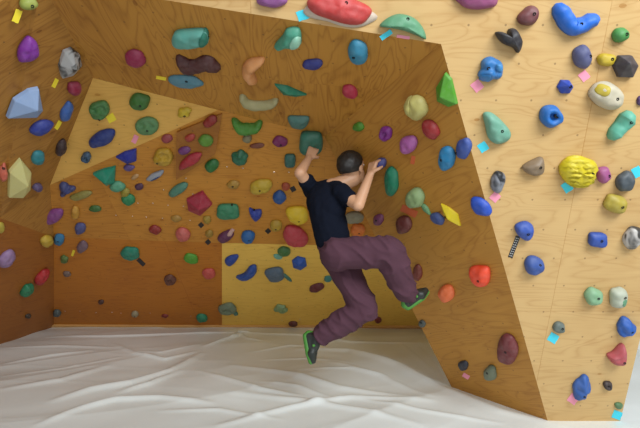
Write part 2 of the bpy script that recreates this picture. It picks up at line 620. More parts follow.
def hold(x, y, w, h, ang, shape, col, label, bolt=None, pts=None, peak=None, hr=0.5, mark=None, wallpt=None, radii=None, mat_kind='plain', parts=None):
    """one climbing hold screwed to the wall that the line of sight at (x, y) meets"""
    global HOLD_N
    HOLD_N += 1
    seed = HOLD_N
    hit = cast(*(wallpt or (x, y)))
    if hit is None:
        print('NOHIT', label); return None
    loc, n, wn = hit
    dist = (loc - CAM).length
    u = (Vector((1, 0, 0)) - n * n.x).normalized() if abs(n.x) < 0.9 else (Vector((0, 1, 0)) - n * n.y).normalized()
    v = n.cross(u)
    px = dist / F
    cosv = max(0.12, abs(ray(x, y).dot(n)))
    hm = min(w, h) * px * hr * (0.75 if cosv < 0.55 else 1.0)
    hm = min(hm, 0.085)
    kf = min(1.0, cosv * 1.7)
    gdir = ray(x, y) - n * ray(x, y).dot(n)
    gdir = Vector((gdir.dot(u), gdir.dot(v))).normalized()
    if kf < 1:
        hm = max(hm, min(0.10, min(w, h) / 2 * px * 2 * math.sqrt(1 - kf) * 0.9))
    col_l = albedo(col, wn)
    mat = hold_mat(col_l, mat_kind)
    off = loc + n * (hm * 0.38)
    offn = n

    def up(p):      # picture -> wall coordinates of the mid-height section
        q = on_plane(p[0], p[1], off, offn) - loc
        q = Vector((q.dot(u), q.dot(v)))
        return q - gdir * q.dot(gdir) * (1 - kf)

    def W(p2, z):
        return u * p2[0] + v * p2[1] + n * z
    bm = bmesh.new()
    topz = hm
    smooth = True
    if shape in ('o', 'r', 'q', 'donut', 'ridge', 'dish', 'poly'):
        if shape == 'poly':
            outl = smooth_poly(pts)
        else:
            outl = ell(x, y, w, h, ang, seed, rough={'r': 0.35, 'q': 0.04}.get(shape, 0.12), sq=4.0 if shape == 'q' else 2.15)
        o2 = [up(p) for p in outl]
        cx = sum(p.x for p in o2) / len(o2); cy = sum(p.y for p in o2) / len(o2)
        cen = Vector((cx, cy))
        if peak:
            cen = up(peak)
        # prevent needle-long footprints on surfaces seen edge-on
        nr = 9
        rings = []
        for i in range(nr + 1):
            a = i / nr                      # 0 outer .. 1 centre
            if i == 0:
                rad, z = 0.97, -0.004
            else:
                th = (a) * math.pi / 2
                rad = math.cos(th) ** 0.85
                z = hm * math.sin(th) ** (0.7 if shape != 'q' else 0.45)
                rad = 1.03 * rad if i == 1 else rad
            ring = []
            for p in o2:
                q = cen + (p - cen) * max(rad, 0.0)
                zz = z
                if i > 0:
                    nv = noise.noise(Vector((q.x * 26 + seed, q.y * 26, zz * 20)))
                    zz += hm * (0.16 if shape != 'r' else 0.38) * nv * min(1, a * 2)
                    if shape in ('donut',):
                        rr_ = rad
                        zz -= hm * 0.75 * math.exp(-(rr_ / 0.33) ** 2)
                    if shape == 'dish':      # in-cut jug: scoop behind the upper lip
                        s_ = (q - cen).dot(Vector((0, 1))) / max(1e-4, max((k - cen).length for k in o2))
                        zz -= hm * 0.5 * math.exp(-((rad - 0.45) / 0.28) ** 2) * (1 if s_ > 0 else 0.2)
                    if shape == 'ridge':
                        zz += hm * 0.16 * math.sin((q.y) * 2 * math.pi / 0.026 + 1)
                ring.append(bm.verts.new(W(q, max(zz, -0.004))))
            rings.append(ring)
        k = len(o2)
        for a_, b2 in zip(rings[:-1], rings[1:-1]):
            for i in range(k):
                bm.faces.new((a_[i], a_[(i + 1) % k], b2[(i + 1) % k], b2[i]))
        # close with the centre
        cz = sum((vv.co for vv in rings[-1]), Vector()) / k
        for vv in rings[-1]:
            bm.verts.remove(vv)
        cv = bm.verts.new(cz)
        last = rings[-2]
        for i in range(k):
            bm.faces.new((last[i], last[(i + 1) % k], cv))
        bm.faces.new(list(reversed(rings[0])))
        topz = cz.dot(n)
        topc = cen
    elif shape in ('f', 'prism'):
        smooth = False
        if pts is None:
            rnd = random.Random(seed)
            m = rnd.choice((5, 6, 7))
            e_ = ell(x, y, w, h, ang, seed, 0.12, n=m * 6)
            pts = e_[::6]
        o2 = [up(p) for p in pts]
        cen = Vector((sum(p.x for p in o2) / len(o2), sum(p.y for p in o2) / len(o2)))
        pk = up(peak) if peak else cen
        k = len(o2)
        r0 = [bm.verts.new(W(p, -0.003)) for p in o2]
        r1 = [bm.verts.new(W(cen + (p - cen) * 0.97, hm * 0.30)) for p in o2]
        for i in range(k):
            bm.faces.new((r0[i], r0[(i + 1) % k], r1[(i + 1) % k], r1[i]))
        bm.faces.new(list(reversed(r0)))
        cv = bm.verts.new(W(pk, hm * 1.15))
        for i in range(k):
            bm.faces.new((r1[i], r1[(i + 1) % k], cv))
        topc = pk; topz = hm * 1.1
    elif shape == 'spine':
        # bent bar: tube along pts with radii (picture units), flattened on to the wall
        ctr = []
        rad = []
        m = len(pts)
        steps = 7
        for i in range(m - 1):
            p0 = pts[max(0, i - 1)]; p1 = pts[i]; p2 = pts[i + 1]; p3 = pts[min(m - 1, i + 2)]
            for j in range(steps):
                s = j / steps
                f = lambda a, b, c, d: 0.5 * ((2 * b) + (c - a) * s + (2 * a - 5 * b + 4 * c - d) * s * s + (3 * b - a - 3 * c + d) * s ** 3)
                ctr.append((f(p0[0], p1[0], p2[0], p3[0]), f(p0[1], p1[1], p2[1], p3[1])))
                rad.append(radii[i] * (1 - s) + radii[i + 1] * s)
        ctr.append(pts[-1]); rad.append(radii[-1])
        nseg = 16
        wc = [up(c) for c in ctr]
        # real radius perpendicular to the path, from the picture radius
        rings = []
        K = len(ctr)
        ext = []
        def rr(i, side):
            a0 = ctr[max(0, i - 1)]; a1 = ctr[min(K - 1, i + 1)]
            dx, dy = a1[0] - a0[0], a1[1] - a0[1]
            ln = math.hypot(dx, dy) or 1
            q = up((ctr[i][0] - dy / ln * rad[i] * side, ctr[i][1] + dx / ln * rad[i] * side))
            return q - wc[i]
        order = [(0, 0.05, -0.95), (0, 0.6, -0.72)] + [(i, 1, 0) for i in range(K)] + [(K - 1, 0.6, 0.72), (K - 1, 0.05, 0.95)]
        for (i, sc, ex) in order:
            sv = (rr(i, 1) - rr(i, -1)) * 0.5
            d = (wc[min(K - 1, i + 1)] - wc[max(0, i - 1)])
            d.normalize()
            c2 = wc[i] + d * ex * sv.length
            hz = min(hm * 1.1, sv.length * 1.5) if sc == 1 else min(hm * 1.1, sv.length * 1.5) * sc
            ring = []
            for k in range(nseg):
                th = 2 * math.pi * k / nseg
                zz = math.sin(th)
                zv = (zz * hz) if zz > 0 else -0.004
                wv = math.cos(th)
                if zz < 0:
                    wv *= 1.0
                jit = 1 + 0.12 * noise.noise(Vector((c2.x * 30, c2.y * 30, th + seed)))
                ring.append(bm.verts.new(W(c2 + sv * wv * sc * jit, zv * jit if zz > 0 else zv)))
            rings.append(ring)
        for a_, b2 in zip(rings, rings[1:]):
            for k in range(nseg):
                bm.faces.new((a_[k], a_[(k + 1) % nseg], b2[(k + 1) % nseg], b2[k]))
        bm.faces.new(list(reversed(rings[0]))); bm.faces.new(rings[-1])
        mid = K // 2
        topc = wc[mid]; topz = hm
    bmesh.ops.recalc_face_normals(bm, faces=bm.faces)
    if shape in ('f', 'prism'):
        bmesh.ops.bevel(bm, geom=[e for e in bm.edges], offset=min(0.004, hm * .12), segments=2, affect='EDGES', profile=0.6)
    htree = BVHTree.FromBMesh(bm)
    bpt = None
    if bolt:
        bp2 = up(bolt if isinstance(bolt, tuple) else (x, y))
        tree = BVHTree.FromBMesh(bm)
        org = W(bp2, 0.5)
        hl = tree.ray_cast(org, -n)
        if hl[0] is not None:
            bpt = hl[0]
        else:
            bpt = W(topc, topz)
    root = link_mesh('climbing_hold', bm, mat, smooth=smooth)
    root.location = loc
    tag(root, label, 'climbing hold', GROUPS[wn])
    if bpt is not None:
        rot = n.to_track_quat('Z', 'Y')
        br = 0.0085 if shape != 'donut' else 0.014
        bm = bmesh.new()
        segs = 14
        M = Matrix.Translation(bpt) @ rot.to_matrix().to_4x4()
        prof = [(br, -0.014), (br, 0.0015), (br * .85, 0.003), (br * 0.5, 0.003), (br * 0.5, -0.002), (0.0003, -0.002)]
        rings = [[bm.verts.new(M @ Vector((q * math.cos(2 * math.pi * k / segs), q * math.sin(2 * math.pi * k / segs), z))) for k in range(segs)] for q, z in prof]
        for a_, b2 in zip(rings, rings[1:]):
            for k in range(segs):
                bm.faces.new((a_[k], a_[(k + 1) % segs], b2[(k + 1) % segs], b2[k]))
        bm.faces.new(list(reversed(rings[0])))
        bmesh.ops.recalc_face_normals(bm, faces=bm.faces)
        link_mesh('bolt', bm, BOLT, parent=root)
    if mark:     # second-colour parts: list of (name, x, y, w, h, ang, colour, label)
        for (mn, mx_, my_, mw, mh, ma, mc, ml) in mark:
            o2 = [up(p) for p in ell(mx_, my_, mw, mh, ma, seed + 50, 0.2)]
            cen = Vector((sum(p.x for p in o2) / len(o2), sum(p.y for p in o2) / len(o2)))
            bm = bmesh.new()
            rings = []
            mh_ = min(hm * 0.95, min(mw, mh) * px * 0.55)
            if mn == 'rim':
                mh_ = 0.018
            conf = any(k_ in mn for k_ in ('patch', 'end', 'edge', 'knob', 'lobe'))
            for (rd, zz) in ((1, -0.003), (1.0, mh_ * .4), (.8, mh_ * .8), (.45, mh_), ):
                ring = []
                for p in o2:
                    p3 = W(cen + (p - cen) * rd, 0)
                    z0 = 0
                    if conf:
                        hl = htree.ray_cast(p3 + n * 0.5, -n)
                        if hl[0] is not None:
                            z0 = max(0, hl[0].dot(n))
                    ring.append(bm.verts.new(p3 + n * (z0 + (zz * (0.28 if 'patch' not in mn else 0.08) if conf and z0 > 0 else zz))))
                rings.append(ring)
            for a_, b2 in zip(rings, rings[1:]):
                for k in range(len(o2)):
                    bm.faces.new((a_[k], a_[(k + 1) % len(o2)], b2[(k + 1) % len(o2)], b2[k]))
            bm.faces.new(rings[-1]); bm.faces.new(list(reversed(rings[0])))
            bmesh.ops.recalc_face_normals(bm, faces=bm.faces)
            c = link_mesh(mn, bm, hold_mat(albedo(mc, wn)), parent=root, smooth=True)
            if ml:
                c['label'] = ml
    return root


def tape(x, y, w, h, ang, colr, label, lettering=False):
    hit = cast(x, y)
    loc, n, wn = hit
    u = (Vector((1, 0, 0)) - n * n.x).normalized()
    v = n.cross(u)
    a = math.radians(ang)
    bm = bmesh.new()
    fr, bk = [], []
    outl = []
    N = 6
    # slightly ragged torn ends
    cs = [(-1, -1), (-0.3, -1.05), (0.4, -0.96), (1, -1), (1.04, 0), (1, 1), (0.3, 1.06), (-0.4, 0.95), (-1, 1), (-0.95, 0)]
    for (cx, cy) in cs:
        dx, dy = cx * w / 2, cy * h / 2
        p = (x + dx * math.cos(a) + dy * math.sin(a), y - dx * math.sin(a) + dy * math.cos(a))
        q = on_plane(p[0], p[1], loc, n) - loc
        fr.append(bm.verts.new(q + n * 0.0022))
        bk.append(bm.verts.new(q + n * 0.0002))
    k = len(cs)
    bm.faces.new(fr); bm.faces.new(list(reversed(bk)))
    for i in range(k):
        bm.faces.new((fr[i], fr[(i + 1) % k], bk[(i + 1) % k], bk[i]))
    bmesh.ops.recalc_face_normals(bm, faces=bm.faces)
    o = link_mesh('tape_marker', bm, TAPE[colr])
    o.location = loc
    tag(o, label, 'tape', 'tape markers on the climbing walls')
    if lettering:   # small illegible white marks along the strip
        bm = bmesh.new()
        for i in range(9):
            f = (i - 4) / 4 * 0.40
            for j in range(2):
                cxx = f * w + (j - .5) * 0.25
                for rx, ry, rw, rh in (((0, 0, .35, .5)), (0.3, -0.12, .5, .22)):
                    ps = []
                    for (sx, sy) in ((-1, -1), (1, -1), (1, 1), (-1, 1)):
                        dx = cxx + rx + sx * rw / 2
                        dy = (j - .5) * h * .4 + ry * h + sy * rh * h / 4
                        p = (x + dx * math.cos(a) + dy * math.sin(a), y - dx * math.sin(a) + dy * math.cos(a))
                        q = on_plane(p[0], p[1], loc, n) - loc
                        ps.append(bm.verts.new(q + n * 0.0032))
                    bm.faces.new(ps)
        c = link_mesh('lettering', bm, TAPE['white'], parent=o)
    return o


Hd = hold
# ---- front panel -----------------------------------------------------------
Hd(340, 9, 64, 27, -8, 'o', (222, 70, 68), 'large red half-moon hold with a pale rim on the upper edge of the front panel', (346, 3), hr=0.5,
   mark=[('rim', 341, 13, 68, 27, -5, (225, 205, 185), 'pale cream rim')])
Hd(405, 26, 48, 20, -12, 'poly', (100, 168, 125), 'long pale green crescent hold on the lip of the front panel', (407, 19),
   pts=[(380, 26), (388, 18), (400, 14), (414, 18), (423, 28), (426, 39), (418, 36), (405, 31), (391, 28)], hr=0.6)
Hd(272, -1, 30, 18, 0, 'o', (165, 95, 165), 'purple rounded hold cut by the top edge, left of the big red one')
Hd(477, 0, 42, 18, -4, 'o', (165, 80, 130), 'wide mauve hold at the top edge of the front panel')
Hd(529, 16, 23, 17, 40, 'o', (128, 68, 72), 'brownish mauve oval hold above and right of the black heart-shaped one', (532, 14))
Hd(510, 41, 26, 24, 0, 'poly', (44, 40, 46), 'black heart-shaped hold near the top of the front panel',
   pts=[(496, 33), (503, 32), (508, 36), (510, 29), (517, 30), (523, 42), (519, 53), (514, 48), (503, 43)], hr=0.5)
Hd(575, 24, 46, 30, 0, 'spine', (8, 118, 235), 'big bright blue boomerang-shaped hold', (579, 24),
   pts=[(562, 10), (567, 19), (574, 27), (584, 25), (594, 20)], radii=[9, 9.5, 9.5, 8, 7.5], hr=0.45)
Hd(621, 35, 16, 15, 30, 'o', (78, 160, 80), 'small green round hold right of the blue boomerang', (624, 34))
Hd(583, 56, 18, 24, 0, 'o', (92, 96, 142), 'slate blue upright oval hold with pink tape under it', (588, 56))
Hd(607, 60, 18, 13, 5, 'o', (215, 185, 35), 'small yellow hold beside the dark grey ball', (610, 59))
Hd(627, 66, 26, 25, 0, 'f', (68, 62, 72), 'dark charcoal faceted ball hold at the right edge', peak=(623, 62), hr=0.6)
Hd(491, 72, 24, 24, 20, 'r', (45, 130, 205), 'knobbly light blue hold with dark dimples above the pink tape', (487, 68),
   mark=[('knob', 497, 67, 9, 9, 0, (60, 150, 220), None), ('knob', 484, 78, 9, 8, 0, (50, 140, 215), None)])
Hd(566, 87, 17, 16, 0, 'f', (38, 75, 188), 'deep blue small faceted hold above the blue ring', (568, 86), peak=(567, 85))
Hd(608, 96, 33, 25, -25, 'o', (222, 212, 185), 'cream white marbled hold with a yellow corner', (613, 98),
   mark=[('yellow_patch', 600, 89, 12, 12, 0, (220, 195, 60), 'yellow patch')])
Hd(552, 116, 22, 23, 0, 'donut', (22, 120, 212), 'bright blue ring-shaped hold with a deep bolt hole', (555, 115), hr=0.55)
Hd(640, 101, 6, 10, 0, 'o', (85, 50, 110), 'dark purple sliver of a hold cut by the right edge')
Hd(497, 130, 28, 32, 0, 'poly', (125, 188, 162), 'pale teal wedge hold with a chalky rim above cyan tape', (500, 130),
   pts=[(484, 114), (492, 113), (503, 122), (511, 133), (508, 141), (497, 144), (489, 138), (486, 126)], hr=0.4)
Hd(622, 127, 22, 27, 0, 'spine', (108, 198, 170), 'seafoam green peanut-shaped hold', (627, 121),
   pts=[(628, 120), (622, 127), (616, 134)], radii=[8.5, 6.5, 7], hr=0.5)
Hd(534, 167, 22, 18, 0, 'poly', (150, 126, 98), 'taupe rounded triangle hold left of the ridged yellow one', (538, 166),
   pts=[(523, 167), (534, 160), (543, 158), (544, 172), (536, 176), (527, 173)], hr=0.5)
Hd(579, 172, 36, 32, 0, 'ridge', (242, 220, 20), 'large yellow ridged beehive-like hold on the front panel', (589, 172), hr=0.5,
   pts=None)
Hd(604, 175, 14, 16, 0, 'o', (180, 92, 150), 'pink-purple egg hold touching the right of the ridged yellow one', (607, 175))
Hd(626, 182, 17, 21, -20, 'o', (78, 88, 96), 'dark slate oval hold below the seafoam one')
Hd(616, 204, 23, 18, -5, 'o', (200, 178, 62), 'olive yellow round hold under the slate oval', (619, 205))
Hd(498, 182, 14, 21, -10, 'o', (95, 98, 108), 'grey and white striped oval hold near the left edge of the front panel', mat_kind='marble')
Hd(525, 231, 19, 18, -10, 'poly', (52, 92, 192), 'blue shield-shaped hold above the black lettered tape', (526, 232),
   pts=[(516, 226), (526, 222), (533, 226), (533, 235), (527, 241), (518, 235)])
Hd(535, 266, 20, 18, 0, 'o', (55, 92, 175), 'blue round hold just below the black lettered tape', (538, 263))
Hd(598, 240, 18, 14, -5, 'q', (42, 85, 185), 'blue blocky hold alone in the middle right of the front panel', (599, 239))
Hd(634, 238, 17, 24, -30, 'o', (165, 160, 155), 'grey marbled hold at the right edge', mat_kind='marble')
Hd(594, 297, 18, 17, 0, 'o', (150, 200, 155), 'pale mint round hold with a dark bolt', (596, 296))
Hd(619, 298, 17, 20, -15, 'o', (205, 212, 190), 'whitish crescent-marked hold right of the mint one', (622, 295),
   mark=[('green_patch', 622, 301, 6, 8, 0, (110, 170, 130), 'green patch')])
Hd(559, 328, 12, 11, 0, 'o', (112, 125, 118), 'tiny grey-green hold with cyan tape under it', (561, 327))
Hd(628, 328, 16, 17, 0, 'r', (32, 102, 202), 'bright blue lumpy hold near the right edge, above the pink horned one', (628, 328))
Hd(618, 355, 19, 18, 0, 'poly', (205, 92, 100), 'pink hold with a small horn pointing up', (621, 359),
   pts=[(608, 357), (614, 353), (621, 346), (625, 346), (626, 356), (623, 364), (615, 365)])
Hd(582, 388, 15, 21, -10, 'r', (52, 105, 192), 'blue mottled hold low on the front panel above pink tape', (581, 392))
Hd(608, 386, 9, 9, 0, 'donut', (66, 50, 48), 'tiny dark brown ring hold near the foot of the front panel')
Hd(619, 406, 8, 6, 0, 'o', (96, 138, 90), 'tiny green hold at the foot of the front panel above cyan tape')
# ---- side panel ------------------------------------------------------------
Hd(446, 91, 22, 36, 0, 'f', (78, 150, 30), 'large lime green fin-shaped hold near the upper corner of the side panel', peak=(444, 94),
   pts=[(444, 73), (450, 80), (456, 105), (448, 108), (436, 102), (435, 88)], hr=0.45)
Hd(415, 108, 20, 25, 15, 'o', (196, 186, 108), 'cream yellow hold with a groove on the side panel', hr=0.5,
   mark=[('lobe', 409, 105, 8, 17, 10, (196, 186, 108), None)])
Hd(430, 130, 21, 14, -50, 'o', (160, 40, 42), 'dark red pill hold below the cream yellow one')
Hd(385, 134, 12, 15, 0, 'donut', (128, 38, 135), 'violet ring hold left of the lavender one', (385, 134))
Hd(408, 145, 16, 18, 0, 'o', (172, 92, 162), 'round lavender hold above faint red tape')
Hd(446, 159, 16, 24, 5, 'o', (28, 128, 180), 'sky blue egg-shaped hold on the side panel', (444, 158))
Hd(463, 149, 14, 21, -10, 'o', (54, 80, 155), 'medium blue egg-shaped hold close to the panel corner', (458, 152))
Hd(391, 182, 13, 29, 0, 'o', (22, 132, 98), 'tall narrow green hold on the side panel right of the climber')
Hd(414, 199, 18, 19, 0, 'o', (150, 178, 122), 'pale green chalky hold above the slim blue-grey one', mat_kind='plain',
   mark=[('tail', 424, 210, 14, 5, -50, (110, 160, 110), None)])
Hd(437, 219, 15, 10, -35, 'o', (64, 82, 138), 'small blue-grey hold left of the yellow wedge')
Hd(450, 215, 24, 12, 0, 'f', (238, 212, 20), 'bright yellow wedge hold on the side panel', (447, 216), peak=(450, 217),
   pts=[(440, 204), (448, 208), (457, 215), (460, 227), (450, 222), (443, 215)], hr=0.5)
Hd(480, 207, 23, 14, -42, 'o', (32, 78, 188), 'royal blue long hold near the right edge of the side panel')
Hd(403, 225, 15, 18, 0, 'o', (108, 44, 38), 'maroon round hold below the pale green chalky one')
Hd(417, 273, 9, 16, 0, 'o', (120, 46, 30), 'narrow reddish-brown hold on the side panel just above the raised foot')
Hd(446, 294, 15, 16, -30, 'o', (250, 122, 66), 'light orange hold beside the climber\'s raised foot')
Hd(479, 277, 20, 19, 0, 'poly', (240, 74, 38), 'vivid orange-red hold low on the side panel', (481, 278),
   pts=[(469, 269), (480, 267), (488, 270), (488, 283), (482, 287), (472, 281)])
Hd(507, 350, 20, 31, 5, 'o', (112, 38, 42), 'large maroon oval hold low on the side panel', (508, 349), hr=0.4)
Hd(463, 366, 10, 10, 0, 'o', (40, 42, 56), 'small black ball hold at the lower left of the side panel')
Hd(490, 374, 13, 16, 0, 'o', (112, 122, 100), 'grey-green hold at the foot of the side panel', (489, 371))
Hd(380, 164, 10, 11, 0, 'o', (76, 76, 140), 'small blue-violet hold gripped by the climber\'s right hand', hr=0.8)
# ---- roof ------------------------------------------------------------------
Hd(190, 39, 36, 16, 4, 'q', (92, 165, 152), 'long pale turquoise hold nearest the lip of the cave roof', hr=0.6,
   mark=[('green_end', 204, 38, 9, 14, 0, (25, 115, 95), 'dark green end')])
Hd(196, 66, 36, 17, 2, 'spine', (78, 34, 34), 'dark brown branching hold above the sky blue disc',
   pts=[(180, 61), (187, 68), (196, 67), (206, 64), (211, 66)], radii=[4.5, 8, 6.5, 8, 7], hr=0.5)
Hd(186, 82, 34, 14, -4, 'o', (82, 132, 150), 'sky blue disc hold with a dark bolt on the roof', (187, 79), hr=0.4)
Hd(252, 71, 18, 24, 0, 'spine', (220, 152, 92), 'tan claw-shaped hold on the cave roof',
   pts=[(261, 62), (250, 67), (248, 74), (254, 83)], radii=[3.5, 6, 6, 3], hr=0.5)
Hd(290, 40, 26, 18, 0, 'poly', (72, 152, 126), 'green block hold with a pale right end near the roof lip',
   pts=[(274, 48), (282, 38), (287, 31), (299, 31), (301, 44), (294, 46), (284, 48)], hr=0.6,
   mark=[('pale_end', 296, 39, 11, 12, 0, (150, 205, 180), 'pale mint end')])
Hd(312, 65, 21, 10, 4, 'o', (44, 50, 125), 'navy pill hold on the roof above the climber')
Hd(291, 91, 32, 11, -16, 'f', (24, 118, 88), 'emerald diamond-shaped hold on the cave roof', pts=[(274, 85), (287, 87), (307, 96), (296, 98), (283, 96)], peak=(288, 90), hr=0.8)
Hd(257, 102, 34, 13, 0, 'spine', (172, 165, 118), 'pale grey smile-shaped hold at the back of the roof',
   pts=[(242, 98), (247, 105), (258, 107), (270, 105), (276, 101)], radii=[3.5, 4.5, 5, 4.5, 3], hr=0.5)
Hd(358, 54, 20, 23, 0, 'o', (45, 130, 162), 'bright teal-blue round hold with bolt on the roof', (354, 53), hr=0.45)
Hd(350, 92, 16, 12, -15, 'o', (175, 40, 66), 'raspberry hold at the inner corner of the roof')
Hd(135, 59, 21, 17, -8, 'o', (148, 32, 75), 'crimson rounded hold on the left part of the roof')
# ---- back wall, overhanging part -------------------------------------------
Hd(246, 126, 29, 14, 0, 'spine', (66, 128, 34), 'green smile-shaped jug on the back wall under the pale grey one',
   pts=[(234, 122), (240, 129), (247, 130), (255, 129), (260, 124)], radii=[3, 5, 5.5, 5, 3], hr=0.5)
Hd(247, 139, 9, 8, 0, 'o', (125, 118, 85), 'tiny grey hold under the green smile-shaped jug')
Hd(257, 146, 15, 5, 4, 'o', (112, 52, 24), 'flat rust brown hold right of the tiny grey one')
Hd(280, 142, 16, 10, -5, 'o', (118, 26, 84), 'dark magenta hold left of the climber\'s raised left arm', (281, 143))
Hd(298, 122, 21, 15, 0, 'poly', (72, 118, 110), 'dusty teal bowl-shaped hold above the climber\'s left hand',
   pts=[(288, 117), (298, 116), (309, 117), (306, 127), (298, 130), (291, 127)])
Hd(240, 158, 15, 13, 0, 'r', (24, 96, 66), 'dark green lumpy hold in the middle of the back wall')
Hd(290, 161, 11, 12, 0, 'q', (42, 94, 84), 'small dark teal cube-like hold left of the climber\'s elbow')
Hd(212, 166, 15, 11, 28, 'o', (32, 102, 42), 'dark green leaf-shaped hold below the reddish wedge')
Hd(233, 185, 12, 8, 0, 'o', (165, 125, 40), 'little ochre hold left of the long yellow one', (233, 185))
Hd(261, 187, 23, 13, 14, 'o', (186, 156, 34), 'long yellow hold between the ochre one and the climber', (260, 188))
Hd(279, 198, 13, 12, 0, 'o', (22, 74, 138), 'round blue hold just left of the climber\'s shirt, upper of two')
Hd(286, 187, 9, 7, 0, 'o', (155, 62, 24), 'small rust orange hold beside a black tape square')
Hd(296, 216, 22, 16, -6, 'poly', (220, 186, 24), 'bright yellow lumpy hold touching the climber\'s back', (299, 218),
   pts=[(286, 211), (296, 208), (306, 210), (308, 220), (300, 224), (290, 221)])
Hd(276, 226, 12, 10, 0, 'o', (176, 142, 36), 'small mustard hold left of the bright yellow lumpy one', (276, 227))
Hd(295, 237, 25, 18, -25, 'o', (184, 56, 66), 'large rose red oval hold left of the climber\'s waist', hr=0.5)
Hd(255, 214, 13, 12, 0, 'poly', (32, 54, 145), 'small blue heart-shaped hold right of the green rectangle', (254, 211),
   pts=[(249, 209), (254, 211), (261, 211), (261, 217), (256, 221), (251, 217)])
Hd(228, 212, 22, 14, 0, 'q', (44, 124, 86), 'green rectangular block hold on the back wall', (232, 205), hr=0.4)
Hd(199, 205, 26, 22, 0, 'f', (156, 32, 55), 'crimson five-sided pyramid hold on the back wall', peak=(200, 204),
   pts=[(186, 201), (202, 193), (212, 206), (200, 217), (188, 212)], hr=0.45)
Hd(178, 190, 22, 9, 33, 'o', (74, 126, 106), 'slim grey-teal hold slanting up left of the crimson pyramid')
Hd(155, 176, 20, 6, 28, 'o', (150, 155, 165), 'slim white and blue hold slanting up below the mustard one', mark=[('blue_edge', 156, 178, 12, 3, 28, (50, 70, 120), 'blue edge')])
Hd(139, 187, 9, 6, 10, 'o', (72, 30, 62), 'tiny plum hold below the slim white one')
Hd(135, 177, 8, 4, 30, 'o', (180, 140, 90), 'tiny beige chip hold left of the slim white one')
Hd(163, 158, 20, 16, 0, 'dish', (176, 138, 24), 'mustard pocketed hold left of the reddish wedge', (158, 161))
Hd(167, 139, 11, 8, 0, 'o', (145, 58, 62), 'dull pink small hold above the mustard pocketed one')
Hd(127, 157, 21, 14, 0, 'f', (30, 44, 145), 'dark blue triangular hold just under the corner panel', peak=(129, 157),
   pts=[(115, 158), (124, 153), (136, 150), (136, 162), (127, 165)], hr=0.5)
Hd(129, 168, 11, 6, 0, 'o', (82, 62, 125), 'small violet hold directly under the dark blue triangle')
Hd(105, 178, 23, 18, 0, 'f', (18, 135, 108), 'teal triangular pyramid hold left of the pale green disc', peak=(107, 178),
   pts=[(92, 175), (102, 171), (115, 168), (114, 184), (106, 187)], hr=0.5)
Hd(117, 187, 15, 10, 0, 'o', (82, 150, 118), 'pale green disc hold below the teal pyramid')
Hd(125, 193, 9, 8, 0, 'o', (150, 135, 42), 'olive small hold below the pale green disc')
Hd(128, 200, 14, 10, -10, 'o', (30, 125, 78), 'jade hold at the end of the chain below the teal pyramid')
Hd(66, 190, 15, 11, 0, 'r', (50, 56, 108), 'dusky navy rough hold at the lower tip of the corner panel')
Hd(81, 196, 22, 7, 15, 'o', (142, 132, 62), 'thin pale olive hold right of the dusky navy one')
Hd(95, 209, 12, 6, 0, 'o', (52, 98, 36), 'flat dark green hold above the back wall kick board')
Hd(75, 213, 9, 13, 0, 'o', (188, 138, 42), 'amber upright hold near the left corner of the back wall')
Hd(80, 229, 11, 12, 0, 'o', (72, 76, 128), 'bluish violet round hold below the amber one')
Hd(155, 230, 12, 8, -12, 'o', (135, 32, 24), 'small dark red pill hold left of the dusty pink one')
Hd(183, 235, 14, 12, 0, 'o', (190, 92, 84), 'dusty pink round hold in the middle left of the back wall')
Hd(176, 219, 10, 6, 0, 'o', (160, 120, 42), 'tiny ochre chip hold above the dusty pink one')
Hd(207, 220, 8, 7, 0, 'o', (156, 128, 36), 'tiny olive hold beside the upper black tape square')
Hd(209, 234, 8, 7, 0, 'o', (150, 118, 34), 'tiny olive hold above the lower black tape square')
Hd(225, 237, 17, 10, 30, 'o', (92, 36, 76), 'plum bean hold with a chalky edge, right of the black squares',
   mark=[('chalky_edge', 231, 232, 7, 4, 30, (190, 150, 140), 'chalky pale edge')])
Hd(248, 238, 13, 12, 0, 'o', (22, 92, 156), 'round azure hold in the middle of the back wall', (249, 238))
Hd(358, 231, 14, 12, 0, 'o', (224, 122, 42), 'orange button hold right of the climber\'s waist', (359, 231))
Hd(354, 218, 20, 11, 0, 'o', (142, 136, 112), 'dull grey flat hold above the orange button')
Hd(378, 220, 10, 11, 0, 'o', (116, 52, 90), 'small purple hold right of the orange button', (378, 219))
Hd(358, 127, 11, 9, 0, 'o', (74, 136, 32), 'small grass green hold above the climber\'s head')
Hd(311, 143, 23, 21, 0, 'q', (48, 110, 90), 'large teal hold held by the climber\'s left hand', hr=0.6)
# ---- back wall, upright foot part -------------------------------------------
Hd(130, 254, 20, 14, 0, 'o', (18, 122, 98), 'deep teal oval hold with black tape beside it')
Hd(191, 259, 14, 10, -18, 'o', (74, 148, 34), 'lime green small hold low on the back wall')
Hd(209, 274, 13, 11, 10, 'o', (192, 76, 68), 'pink small hold left of the pale plywood sheet')
Hd(170, 280, 12, 11, 0, 'donut', (96, 52, 36), 'brown ring-shaped hold low on the back wall')
Hd(231, 260, 15, 11, 25, 'poly', (24, 62, 148), 'small dark blue wedge hold above the blue half-moon',
   pts=[(225, 260), (230, 256), (238, 255), (237, 260), (231, 266), (226, 265)])
Hd(247, 274, 21, 15, 30, 'poly', (30, 74, 158), 'blue half-moon hold on the pale plywood sheet',
   pts=[(236, 278), (244, 274), (250, 266), (256, 265), (256, 273), (250, 279), (242, 281)])
Hd(275, 275, 20, 15, 0, 'o', (84, 104, 124), 'grey-blue hold with a thin teal tail', mark=[('tail', 287, 279, 13, 3, -45, (60, 120, 110), 'thin teal tail')])
Hd(284, 252, 13, 9, 0, 'o', (62, 112, 56), 'mossy green hold above the grey-blue tailed one')
Hd(278, 257, 9, 5, -15, 'o', (110, 170, 150), 'tiny mint chip hold under the mossy green one')
